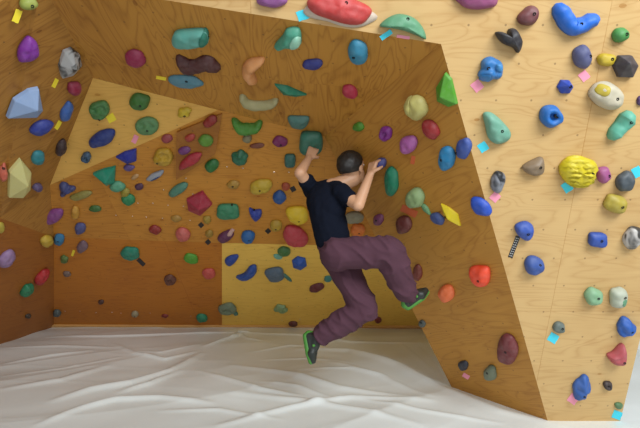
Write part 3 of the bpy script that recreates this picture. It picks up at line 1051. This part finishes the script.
Hd(299, 264, 16, 15, -20, 'f', (24, 80, 172), 'vivid blue faceted hold left of the climber\'s hip', peak=(299, 262))
Hd(317, 288, 16, 9, 24, 'o', (98, 32, 44), 'dark maroon bean hold below the climber\'s hip')
Hd(328, 279, 8, 7, 0, 'o', (60, 130, 125), 'tiny teal hold touching the climber\'s trousers')
Hd(281, 309, 13, 9, 0, 'r', (130, 158, 112), 'pale green rough hold near the foot of the pale sheet')
Hd(227, 309, 18, 13, 8, 'donut', (112, 128, 105), 'grey-green pocketed hold near the floor at the sheet seam', mark=[('tail', 235, 315, 7, 4, -60, (70, 120, 110), None)])
Hd(202, 318, 11, 9, 0, 'o', (30, 128, 92), 'small green hold resting near the floor left of the pale sheet')
Hd(135, 314, 7, 7, 0, 'o', (155, 145, 115), 'tiny pale grey foot hold near the floor', (135, 315))
Hd(165, 316, 7, 4, 0, 'o', (120, 30, 22), 'tiny dark red foot hold near the floor')
Hd(101, 302, 6, 5, 0, 'o', (72, 38, 28), 'tiny dark brown foot hold on the left of the back wall')
Hd(293, 324, 9, 6, 0, 'o', (96, 42, 36), 'tiny wine red foot hold at the floor below the pale green rough one')
Hd(378, 320, 7, 7, 0, 'o', (125, 42, 40), 'tiny red foot hold right of the climber\'s lower leg')
Hd(422, 324, 7, 8, 0, 'o', (80, 88, 84), 'tiny grey foot hold beside the side panel edge', (422, 322))
Hd(57, 313, 8, 8, 0, 'o', (72, 84, 84), 'tiny slate foot hold in the left corner near the floor')
# ---- left wall ---------------------------------------------------------------
Hd(29, 4, 19, 13, 0, 'o', (152, 162, 72), 'pale lime hold with bolt at the top of the left wall', (31, 5))
Hd(29, 50, 21, 25, 0, 'poly', (128, 44, 155), 'purple teardrop hold high on the left wall',
   pts=[(30, 38), (37, 43), (39, 55), (31, 61), (20, 62), (19, 52), (24, 43)], hr=0.35)
Hd(71, 66, 23, 27, 0, 'f', (125, 125, 125), 'black, grey and white marbled faceted hold high on the left wall', mat_kind='marble', peak=(72, 63),
   pts=[(65, 53), (73, 50), (81, 56), (83, 67), (74, 77), (63, 80), (60, 68)], hr=0.45)
Hd(75, 89, 14, 12, 15, 'o', (140, 30, 62), 'small crimson hold left of the corner panel\'s top')
Hd(27, 105, 36, 30, 0, 'f', (140, 165, 205), 'large pale blue faceted block hold on the left wall', peak=(33, 103),
   pts=[(8, 120), (15, 102), (30, 92), (40, 90), (44, 112), (38, 119)], hr=0.45)
Hd(42, 128, 25, 12, 22, 'poly', (38, 54, 142), 'navy blue leaf hold under the pale blue block',
   pts=[(30, 132), (36, 124), (46, 121), (54, 124), (48, 131), (39, 136)])
Hd(67, 112, 20, 10, 68, 'o', (52, 92, 162), 'steel blue long oval hold left of the corner panel')
Hd(61, 147, 20, 10, 88, 'o', (50, 28, 30), 'black-brown upright oval hold left of the corner panel')
Hd(38, 158, 14, 13, 0, 'o', (30, 122, 132), 'teal blob hold above the cream prism')
Hd(20, 180, 23, 43, 0, 'f', (212, 205, 135), 'large cream yellow crystal-shaped hold on the left wall', peak=(24, 180),
   pts=[(20, 158), (9, 172), (10, 200), (25, 201), (32, 192), (32, 173)], hr=0.55)
Hd(3, 172, 9, 20, 0, 'r', (190, 92, 70), 'salmon hold cut by the left edge beside the cream crystal', (3, 167))
Hd(37, 187, 10, 9, 0, 'o', (92, 78, 120), 'dull violet small hold right of the cream crystal')
Hd(53, 217, 22, 13, 30, 'o', (130, 64, 130), 'orchid purple long hold above the yellow and blue pair')
Hd(1, 228, 7, 12, 0, 'o', (180, 160, 50), 'yellow sliver of a hold cut by the left edge')
Hd(47, 241, 13, 12, 20, 'o', (190, 158, 44), 'yellow hold pressed against a blue one on the left wall')
Hd(59, 240, 11, 12, 0, 'o', (42, 112, 155), 'blue hold pressed against a yellow one on the left wall', (59, 239))
Hd(7, 259, 20, 14, 48, 'o', (148, 118, 160), 'lavender oval hold low at the left edge')
Hd(82, 247, 14, 10, 55, 'o', (115, 90, 102), 'mauve-grey chalky hold near the left corner of the back wall')
Hd(64, 259, 9, 8, 0, 'r', (82, 108, 46), 'small moss hold near the left corner, under the mauve-grey one')
Hd(42, 277, 20, 11, 62, 'o', (172, 28, 34), 'bright red slanted hold low on the left wall')
Hd(27, 290, 16, 11, 55, 'o', (28, 120, 80), 'green slanted hold below the bright red one')
Hd(67, 274, 8, 6, 0, 'o', (112, 92, 84), 'tiny grey hold low in the left corner')
Hd(28, 316, 6, 5, 0, 'o', (60, 48, 36), 'tiny dark foot hold at the bottom of the left wall')
# ---- triangular corner panel -------------------------------------------------
Hd(99, 111, 20, 18, 0, 'dish', (64, 116, 58), 'green three-pocket hold on the corner panel beside yellow tape', (100, 118), hr=0.4)
Hd(139, 102, 20, 15, -5, 'o', (52, 106, 36), 'dark green oval hold at the top of the corner panel', (141, 103))
Hd(147, 127, 23, 17, -8, 'dish', (84, 130, 80), 'pale green dished hold on the corner panel above pink tape', (148, 128), hr=0.4)
Hd(102, 139, 28, 14, 22, 'o', (26, 48, 118), 'navy blue leaf-like oval hold in the middle of the corner panel', hr=0.45)
Hd(86, 158, 10, 10, 0, 'donut', (50, 78, 105), 'small steel blue ring hold near the lower tip of the corner panel', (86, 158))
Hd(184, 112, 14, 9, 0, 'r', (196, 168, 32), 'small yellow lumpy hold at the right tip of the corner panel', (185, 114))

# ---- tape ----------------------------------------------------------------------
tape(303, 15, 12, 10, 20, 'cyan', 'cyan tape square left of the large red hold')
tape(386, 35, 13, 5, 35, 'cyan', 'cyan tape strip at the left end of the pale green crescent')
tape(403, 37, 13, 3, -8, 'pink', 'pink tape strip on the lip under the pale green crescent')
tape(477, 86, 10, 10, 40, 'pink', 'pink tape square under the knobbly light blue hold')
tape(584, 76, 9, 9, 40, 'pink', 'pink tape square under the slate blue oval hold')
tape(483, 147, 9, 9, 35, 'cyan', 'cyan tape square under the pale teal wedge hold')
tape(567, 187, 9, 10, 35, 'cyan', 'cyan tape square under the ridged yellow hold')
tape(637, 172, 9, 10, 30, 'cyan', 'cyan tape square at the right edge beside the dark slate oval')
tape(495, 197, 9, 8, 50, 'pink', 'pink tape square under the grey striped oval hold')
tape(514, 247, 23, 4.5, 70, 'black', 'black tape strip with tiny white lettering under the blue shield hold', lettering=True)
tape(553, 338, 9, 9, 60, 'cyan', 'cyan tape square under the tiny grey-green hold')
tape(573, 399, 9, 9, 55, 'pink', 'pink tape square beside the blue mottled hold low down')
tape(617, 415, 8, 9, 70, 'cyan', 'cyan tape square at the foot of the front panel')
tape(466, 376, 7, 4, -30, 'pink', 'pink tape scrap under the small black ball hold')
tape(413, 160, 4, 8, -10, 'red', 'faint red tape strip under the round lavender hold')
tape(409, 211, 17, 7, -25, 'red', 'red tape patch left of the yellow wedge hold')
tape(17, 16, 7, 13, -20, 'yellow', 'yellow tape strip under the pale lime hold at the top left')
tape(55, 83, 4, 9, -25, 'yellow', 'yellow tape strip under the marbled faceted hold')
tape(58, 125, 4, 9, -30, 'yellow', 'yellow tape strip beside the steel blue long oval')
tape(111, 118, 8, 8, 30, 'yellow', 'yellow tape square beside the green three-pocket hold')
tape(135, 139, 5, 8, -25, 'pink', 'pink tape strip under the pale green dished hold')
tape(161, 78, 10, 3, -10, 'yellow', 'yellow tape strip left of the sky blue disc hold')
tape(141, 262, 9, 4, -42, 'black', 'black tape strip beside the deep teal oval hold')
tape(201, 225, 4.5, 4.5, 45, 'black', 'black tape square below the crimson pyramid, upper of the left pair')
tape(208, 242, 4.5, 4.5, 45, 'black', 'black tape square below the crimson pyramid, lower of the left pair')
tape(268, 231, 4.5, 4.5, 45, 'black', 'black tape square left of the rose red oval hold')
tape(293, 189, 5, 5, 30, 'black', 'black tape square beside the small rust orange hold')
tape(73, 253, 2.5, 6, -20, 'yellow', 'yellow tape scrap near the left corner beside the mauve-grey hold')

# ---- wedge on the back wall under the corner panel; underside shade in its colour -----------------
hit = cast(196, 140)
loc, n, wn = hit
bp = [on_plane(px, py, loc, n) for px, py in ((177, 131), (222, 113), (216, 150), (177, 176))]
bm = bmesh.new()
uvl = bm.loops.layers.uv.new('UVMap')
b0 = [bm.verts.new(p - loc - n * 0.002) for p in bp]
tp = [bm.verts.new(p - loc + n * hgt) for p, hgt in zip(bp, (0.02, 0.01, 0.045, 0.045))]
bm.faces.new(tp); bm.faces.new(list(reversed(b0)))
for i in range(4):
    bm.faces.new((b0[i], b0[(i + 1) % 4], tp[(i + 1) % 4], tp[i]))
bmesh.ops.recalc_face_normals(bm, faces=bm.faces)
for f in bm.faces:
    for l in f.loops:
        l[uvl].uv = (l.vert.co.x, l.vert.co.y)
wedge = link_mesh('plywood_wedge', bm, PLY_SHADE)
wedge.location = loc
tag(wedge, 'dark reddish plywood wedge volume under the right tip of the corner panel', 'climbing volume')
wtop = [loc + v.co for v in wedge.data.vertices][4:8]
wn_ = pn(wtop[0], wtop[1], wtop[2])
bvs2 = bvs + [tuple(p) for p in wtop]
bps2 = bps + [[len(bvs), len(bvs) + 1, len(bvs) + 2], [len(bvs), len(bvs) + 2, len(bvs) + 3]]
BVH = BVHTree.FromPolygons(bvs2, bps2)
WALLS.append(('wedge', wtop, wn_)); WALLS.append(('wedge', wtop, pn(wtop[0], wtop[2], wtop[3])))
GROUPS['wedge'] = 'climbing holds on the reddish plywood wedge'
Hd(210, 122, 15, 9, 30, 'o', (135, 28, 20), 'dark red bean hold at the top of the reddish wedge')
Hd(206, 141, 15, 11, -10, 'o', (84, 130, 34), 'green oval hold on the reddish wedge')
Hd(190, 138, 11, 7, 15, 'o', (160, 50, 36), 'brick red small hold left of the green oval on the wedge')
Hd(184, 151, 12, 7, 18, 'o', (104, 44, 106), 'purple hold on the left side of the reddish wedge')
Hd(190, 161, 26, 10, 32, 'o', (160, 32, 45), 'long red slanted hold at the bottom of the reddish wedge')

# ---- bare shiny screws in the back wall -------------------------------------------
bm = bmesh.new()
prof = [(0.0058, 0.0), (0.0058, 0.0015), (0.0045, 0.0035), (0.002, 0.0042), (0.0016, 0.003), (0.0001, 0.003)]
rings = [[bm.verts.new((q * math.cos(2 * math.pi * k / 12), q * math.sin(2 * math.pi * k / 12), z)) for k in range(12)] for q, z in prof]
for a_, b2 in zip(rings, rings[1:]):
    for k in range(12):
        bm.faces.new((a_[k], a_[(k + 1) % 12], b2[(k + 1) % 12], b2[k]))
bm.faces.new(list(reversed(rings[0])))
scr = None
SPOTS = [(227, 166.5), (243, 168), (186, 178), (163.5, 189.5), (138, 203), (153, 203), (168, 205), (183.5, 206), (116, 215), (132.5, 216), (146.5, 217), (162.5, 218), (190, 220), (274, 172), (289, 172), (193, 194)]
LOW = [(65, 311), (80, 311), (96, 312.5), (112, 312), (121, 313), (191, 316), (150, 313), (282, 320), (300, 319)]
for i, (px, py) in enumerate(SPOTS + LOW):
    loc, n, wn = cast(px, py)
    if scr is None:
        o = link_mesh('screw', bm, STEEL); scr = o
    else:
        o = scr.copy(); COL.objects.link(o)
    o.location = loc + n * 0.0003
    o.rotation_euler = n.to_track_quat('Z', 'Y').to_euler()
    if i < len(SPOTS):
        tag(o, 'small shiny bare screw head high on the overhanging back wall', 'screw', 'shiny screws on the overhanging back wall')
    else:
        tag(o, 'small shiny bare screw head just above the floor on the back wall', 'screw', 'shiny screws along the foot of the back wall')

# ------------------------------------------------------------------ the climber
def W3(px, py, y):
    return at_depth(px, py, y)


def cone(bm, a, b, ra, rb, seg=16):
    """tapered capsule from a to b"""
    d = b - a
    ln = d.length
    q = d.to_track_quat('Z', 'Y').to_matrix()
    prof = []
    for k in range(5):
        th = math.pi / 2 * k / 5
        prof.append((ra * math.sin(th) + 1e-4, -ra * math.cos(th)))
    prof.append((ra, 0))
    prof.append((rb, ln))
    for k in range(1, 6):
        th = math.pi / 2 * k / 5
        prof.append((rb * math.cos(th) + 1e-4, ln + rb * math.sin(th)))
    rings = [[bm.verts.new(a + q @ Vector((r * math.cos(2 * math.pi * k / seg), r * math.sin(2 * math.pi * k / seg), z))) for k in range(seg)] for r, z in prof]
    for p, r in zip(rings, rings[1:]):
        for k in range(seg):
            bm.faces.new((p[k], p[(k + 1) % seg], r[(k + 1) % seg], r[k]))
    bm.faces.new(list(reversed(rings[0]))); bm.faces.new(rings[-1])


def chain(bm, pts, rad):
    for (a, b), (ra, rb) in zip(zip(pts, pts[1:]), zip(rad, rad[1:])):
        cone(bm, a, b, ra, rb)


def ellipsoid(bm, c, ax, r, seg=20):
    """ax = 3 unit axes, r = radii"""
    M = Matrix((ax[0] * r[0], ax[1] * r[1], ax[2] * r[2])).transposed().to_4x4()
    M.translation = c
    bmesh.ops.create_uvsphere(bm, u_segments=seg, v_segments=seg // 2 + 2, radius=1, matrix=M)


def remesh(name, bm, mat, voxel, parent, smooth=3, disp=None):
    o = link_mesh(name, bm, None)
    m = o.modifiers.new('r', 'REMESH'); m.mode = 'VOXEL'; m.voxel_size = voxel
    s = o.modifiers.new('s', 'SMOOTH'); s.iterations = smooth; s.factor = 0.6
    dg = bpy.context.evaluated_depsgraph_get()
    me = bpy.data.meshes.new_from_object(o.evaluated_get(dg))
    o.modifiers.clear()
    old = o.data
    o.data = me
    bpy.data.meshes.remove(old)
    me.name = name
    if disp:
        me.update()
        nn = [v.normal.copy() for v in me.vertices]
        for v, nv in zip(me.vertices, nn):
            v.co += nv * disp(v.co)
    me.materials.clear(); me.materials.append(mat)
    for p in me.polygons:
        p.use_smooth = True
    if parent is not None:
        o.parent = parent
        o.matrix_parent_inverse = parent.matrix_world.inverted()
    return o


D0 = 3.36
SKIN = plain('skin', (0.56, 0.30, 0.17), 0.5, 0, 0.06, 30)
SHIRT = plain('navy_cotton', (0.006, 0.008, 0.016), 0.95)
SHIRT.node_tree.nodes['Principled BSDF'].inputs['Specular IOR Level'].default_value = 0.1
PANTS = plain('plum_cotton', (0.085, 0.035, 0.052), 0.9)
PANTS.node_tree.nodes['Principled BSDF'].inputs['Specular IOR Level'].default_value = 0.25
HAIR = plain('black_hair', (0.012, 0.008, 0.006), 0.5, 0, 0.03, 60, 0.6)
RUB = plain('shoe_black', (0.015, 0.018, 0.015), 0.5)
GRN = plain('shoe_green', (0.06, 0.22, 0.03), 0.6)

hipC = W3(336, 250, D0 - 0.02)
waist = W3(331, 232, D0)
chest = W3(326, 206, D0 + 0.06)
neckB = W3(333, 188, D0 + 0.10)
shR = W3(341, 193, D0 - 0.04)          # right shoulder, nearer the camera
shL = W3(313, 191, D0 + 0.18)
elR = W3(358, 205, D0 - 0.16)
wrR = W3(370, 175, D0 - 0.06)
elL = W3(300, 173, D0 + 0.06)
wrL = W3(309, 158, D0 + 0.22)
headC = W3(353, 168, D0 + 0.13)
hpR = W3(338, 254, D0 - 0.10)
hpL = W3(336, 255, D0 + 0.08)
knR = W3(389, 251, D0 - 0.18)
anR = W3(407, 296, D0 - 0.05)
knL = W3(365, 309, D0 + 0.02)
anL = W3(318, 337, D0 + 0.10)

climber = empty('person', Vector((hipC.x, hipC.y, 0)))
climber.location = hipC
bpy.context.view_layer.update()
tag(climber, 'person in navy t-shirt and plum trousers hanging from the wall, legs swinging over the mat', 'person')

hf = Vector((0.72, 0.66, 0.22)).normalized()
hu = (Vector((-0.10, -0.02, 1)) - hf * Vector((-0.10, -0.02, 1)).dot(hf)).normalized()
hs = hf.cross(hu).normalized()           # right-hand side of the head


def hand(bm, wr, kn, s, c, mirror=1, wrap=1.0):
    """palm from wrist to knuckles, four fingers curling towards c, thumb from the side"""
    d = (kn - wr).normalized()
    c = (c - d * c.dot(d)).normalized()
    s = d.cross(c).normalized() * mirror
    pl = 0.085
    for i, f in enumerate((-1.5, -0.5, 0.5, 1.5)):
        cone(bm, wr + d * 0.005 + s * f * 0.010, wr + d * pl + s * f * 0.0195, 0.016, 0.0125, 10)
    for i, (f, ln) in enumerate(zip((-1.5, -0.5, 0.5, 1.5), (0.072, 0.082, 0.077, 0.060))):
        p = wr + d * pl + s * f * 0.0200
        ang = 0.25
        r = (0.0098, 0.0095, 0.0095, 0.0085)[i]
        for seg, fr in enumerate((0.42, 0.32, 0.26)):
            ang += (0.35, 0.65, 0.55)[seg] * wrap + 0.05 * i
            q = p + (d * math.cos(ang) + c * math.sin(ang)) * ln * fr
            cone(bm, p, q, r, r * 0.9, 10)
            p = q; r *= 0.92
    # thumb off the side of the palm near its base
    p = wr + d * 0.025 - s * 0.030
    q = p + (d * 0.6 - s * 0.62 + c * 0.45).normalized() * 0.036
    cone(bm, p, q, 0.0135, 0.0115, 10)
    q2 = q + (d * 0.75 - s * 0.05 + c * 0.6).normalized() * 0.030
    cone(bm, q, q2, 0.0112, 0.0085, 10)


# body: one continuous surface
bm = bmesh.new()
side = (shR - shL).normalized()
chain(bm, [hipC, waist, chest, neckB], [0.105, 0.10, 0.115, 0.07])
ellipsoid(bm, chest, (side, (neckB - waist).normalized(), side.cross((neckB - waist).normalized())), (0.155, 0.15, 0.10))
chain(bm, [neckB + side * -0.02, shR], [0.06, 0.058]); chain(bm, [neckB, shL], [0.06, 0.055])
chain(bm, [shR, elR], [0.052, 0.038]); chain(bm, [elR, wrR], [0.041, 0.026])
chain(bm, [shL, elL], [0.05, 0.037]); chain(bm, [elL, wrL], [0.040, 0.025])
chain(bm, [hpR, knR, anR], [0.085, 0.055, 0.036]); chain(bm, [hpL, knL, anL], [0.085, 0.055, 0.036])
chain(bm, [neckB, headC - hu * 0.07 - hf * 0.02], [0.062, 0.055])
# head with face
ellipsoid(bm, headC + hu * 0.02 - hf * 0.012, (hs, hf, hu), (0.075, 0.094, 0.092), 28)
ellipsoid(bm, headC - hu * 0.050 + hf * 0.026, (hs, hf, hu), (0.052, 0.058, 0.062), 24)
ellipsoid(bm, headC - hu * 0.092 + hf * 0.060, (hs, hf, hu), (0.024, 0.022, 0.020), 16)
cone(bm, headC + hf * 0.080 + hu * 0.015, headC + hf * 0.101 - hu * 0.026, 0.008, 0.012)
ellipsoid(bm, headC + hf * 0.080 - hu * 0.058, (hs, hf, hu), (0.024, 0.012, 0.006), 14)
ellipsoid(bm, headC + hf * 0.079 - hu * 0.068, (hs, hf, hu), (0.020, 0.012, 0.006), 14)
for sg in (1, -1):
    ellipsoid(bm, headC + hs * 0.078 * sg - hf * 0.006 - hu * 0.008, (hs, hf, hu), (0.010, 0.021, 0.031), 14)
    ellipsoid(bm, headC + hs * 0.034 * sg + hf * 0.074 + hu * 0.028, (hs, hf, hu), (0.022, 0.010, 0.007), 12)
hitR = cast(380, 164); hitL = cast(312, 143)
hand(bm, wrR, wrR + (W3(375, 157, D0 - 0.02) - wrR), Vector((1, 0, 0)), Vector((0.8, 0.6, 0.15)), 1, 0.9)
hand(bm, wrL, wrL + (W3(313, 150, D0 + 0.26) - wrL), Vector((1, 0, 0)), Vector((-0.1, 1, -0.2)), 1, 0.9)
body = remesh('body', bm, SKIN, 0.0045, climber, smooth=4)

for sg in (1, -1):
    bm = bmesh.new()
    ellipsoid(bm, headC + hs * 0.031 * sg + hf * 0.0765 + hu * 0.008, (hs, hf, hu), (0.0125, 0.009, 0.008), 16)
    e = link_mesh('eye', bm, plain('eye_white', (0.7, 0.68, 0.65), 0.3), smooth=True)
    e.parent = climber; e.matrix_parent_inverse = climber.matrix_world.inverted()
    bm = bmesh.new()
    ellipsoid(bm, headC + hs * 0.031 * sg + hf * 0.0835 + hu * 0.008, (hs, hf, hu), (0.0055, 0.004, 0.0055), 12)
    ir = link_mesh('iris', bm, HAIR, smooth=True)
    ir.parent = e
    ir.matrix_parent_inverse = Matrix.Translation(-hipC) if False else e.matrix_basis.inverted()

# hair: cap over crown, back and sides, fringe above the brow
bm = bmesh.new()
hc = headC + hu * 0.028 - hf * 0.018
nu, nv = 48, 30
grid = []
for j in range(nv + 1):
    row = []
    for i in range(nu):
        ph = 2 * math.pi * i / nu           # 0 = forward
        fwdness = math.cos(ph)
        maxth = math.radians(124 if fwdness < -0.1 else 124 - 62 * min(1, (fwdness + 0.1) / 0.85))
        th = maxth * j / nv
        r = 1 + 0.05 * noise.noise(Vector((math.cos(ph) * 5, math.sin(ph) * 5, th * 3)))
        if j == nv:
            r *= 0.93
        dirv = hf * math.cos(ph) * math.sin(th) * 0.106 + hs * math.sin(ph) * math.sin(th) * 0.088 + hu * math.cos(th) * 0.098
        row.append(bm.verts.new(hc + dirv * r))
    grid.append(row)
for j in range(nv):
    for i in range(nu):
        if j == 0:
            continue
        bm.faces.new((grid[j][i], grid[j][(i + 1) % nu], grid[j + 1][(i + 1) % nu], grid[j + 1][i]))
top = bm.verts.new(hc + hu * 0.098)
for v in grid[0]:
    bm.verts.remove(v)
for i in range(nu):
    bm.faces.new((top, grid[1][(i + 1) % nu], grid[1][i]))
bmesh.ops.recalc_face_normals(bm, faces=bm.faces)
hair = link_mesh('hair', bm, HAIR, smooth=True)
hair.parent = climber; hair.matrix_parent_inverse = climber.matrix_world.inverted()
so = hair.modifiers.new('s', 'SOLIDIFY'); so.thickness = 0.012; so.offset = -1

# t-shirt
def cloth_noise(amp, sc):
    return lambda co: amp * noise.noise(Vector((co.x * sc, co.y * sc, co.z * sc * 0.6))) + amp * 0.5 * noise.noise(co * sc * 2.3)


bm = bmesh.new()
hem = waist + (hipC - waist) * 0.42
chain(bm, [hem, waist, chest], [0.122, 0.120, 0.125])
ax_up = (neckB - waist).normalized()
ellipsoid(bm, chest + ax_up * 0.02, (side, ax_up, side.cross(ax_up)), (0.172, 0.155, 0.122), 24)
chain(bm, [neckB + (shR - neckB) * 0.3, shR], [0.066, 0.068]); chain(bm, [neckB + (shL - neckB) * 0.3, shL], [0.066, 0.064])
chain(bm, [shR, shR + (elR - shR) * 0.45], [0.066, 0.058])
chain(bm, [shL, shL + (elL - shL) * 0.5], [0.064, 0.058])
shirt = remesh('t_shirt', bm, SHIRT, 0.007, climber, 3, cloth_noise(0.007, 13))

def trouser_folds(co):
    a = noise.noise(Vector((co.x * 9, co.y * 9, co.z * 7)))
    b = 1 - abs(noise.noise(Vector((co.x * 7 + 3, co.y * 7, co.z * 13 + co.x * 9))) * 2.2)
    return 0.008 * a + 0.013 * max(0, b) ** 2 - 0.004


# baggy trousers
bm = bmesh.new()
wb = waist + (hipC - waist) * 0.30
chain(bm, [wb, hipC], [0.108, 0.118])
chain(bm, [hpR, (hpR + knR) / 2, knR], [0.112, 0.105, 0.098])
chain(bm, [knR, (knR + anR) / 2, anR + (knR - anR) * 0.10], [0.098, 0.096, 0.080])
chain(bm, [hpL, (hpL + knL) / 2, knL], [0.110, 0.100, 0.092])
chain(bm, [knL, (knL + anL) / 2, anL + (knL - anL) * 0.10], [0.092, 0.086, 0.072])
trousers = remesh('trousers', bm, PANTS, 0.008, climber, 3, trouser_folds)
# waistband cord and pocket flap seen at the hip
bm = bmesh.new()
wbn = (waist - hipC).normalized()
cone(bm, W3(331, 243, D0 - 0.150), W3(341, 241, D0 - 0.150), 0.008, 0.008)
cone(bm, W3(333, 244, D0 - 0.150), W3(334, 256, D0 - 0.150), 0.006, 0.004)
cord = remesh('waist_cord', bm, plain('cord_mauve', (0.25, 0.13, 0.17), 0.8), 0.003, climber, 1)


def shoe(an, toe_dir, up_dir, name='climbing_shoe'):
    tdir = toe_dir.normalized()
    upd = (up_dir - tdir * up_dir.dot(tdir)).normalized()
    sd = tdir.cross(upd)
    bm = bmesh.new()
    heel = an - upd * 0.045 - tdir * 0.025
    ball = an - upd * 0.055 + tdir * 0.090
    toe = an - upd * 0.062 + tdir * 0.140
    chain(bm, [an, heel], [0.042, 0.036])
    cone(bm, heel, ball, 0.036, 0.036)
    cone(bm, an - upd * 0.01 + tdir * 0.02, ball, 0.040, 0.034)
    cone(bm, ball + sd * 0.012, toe, 0.036, 0.024); cone(bm, ball - sd * 0.012, toe, 0.036, 0.024)
    s_ = remesh(name, bm, RUB, 0.006, climber, 3)
    # dark rubber sole and rand
    bm = bmesh.new()
    sl = upd * -0.022
    for k in (-1, 0, 1):
        cone(bm, heel + sl + sd * k * 0.012 - tdir * 0.008, ball + sl + sd * k * 0.018, 0.022, 0.021)
        cone(bm, ball + sl + sd * k * 0.018, toe + sl * 0.7 + sd * k * 0.004 + tdir * 0.006, 0.021, 0.018)
    cone(bm, heel - tdir * 0.010, heel - tdir * 0.008 + upd * 0.02, 0.032, 0.026)
    r_ = remesh('rubber_sole', bm, GRN, 0.006, None, 2)
    r_.parent = s_; r_.matrix_parent_inverse = (climber.matrix_world.inverted() @ Matrix.Identity(4)) if False else s_.matrix_basis.inverted()
    bm = bmesh.new()
    a = an + tdir * 0.045 - upd * 0.022
    cone(bm, a + sd * 0.040, a + upd * 0.012, 0.010, 0.010); cone(bm, a + upd * 0.012, a - sd * 0.040, 0.010, 0.010)
    st = remesh('strap', bm, GRN, 0.004, None, 1)
    st.parent = s_
    return s_


bpy.context.view_layer.update()
shoe(anR + (anR - knR).normalized() * 0.0, Vector((0.62, 0.25, 0.42)), (knR - anR))
shoe(anL + (anL - knL).normalized() * 0.015, W3(323, 357, D0 + 0.06) - anL, (knL - anL) + Vector((0.2, 0, 0)))

# ------------------------------------------------------------------ light
w = bpy.data.worlds.new('daylit_hall')
scn.world = w
w.use_nodes = True
bg = w.node_tree.nodes['Background']
bg.inputs['Color'].default_value = (0.93, 0.97, 1.0, 1)
bg.inputs['Strength'].default_value = 0.42


def area(name, loc, target, size, sy, power, colr):
    ld_ = bpy.data.lights.new(name, 'AREA')
    ld_.shape = 'RECTANGLE'; ld_.size = size; ld_.size_y = sy
    ld_.energy = power; ld_.color = colr
    o = bpy.data.objects.new(name, ld_)
    COL.objects.link(o)
    o.location = loc
    o.rotation_euler = (Vector(target) - Vector(loc)).to_track_quat('-Z', 'Y').to_euler()
    return o


area('window_daylight', (2.6, -1.1, 4.4), (0.5, 3.6, 0.1), 3.5, 2.0, 350, (0.93, 0.98, 1.0))
area('hall_fill', (-0.6, -3.0, 2.2), (0.7, 5.0, 0.9), 3.0, 1.8, 50, (0.95, 0.98, 1.0))  # unseen fill added to brighten the middle and right of the back wall

vs_ = scn.view_settings
vs_.view_transform = 'Standard'
vs_.look = 'None'
vs_.gamma = 1.0
vs_.use_curve_mapping = False
vs_.exposure = 0.0
print('holds', HOLD_N)
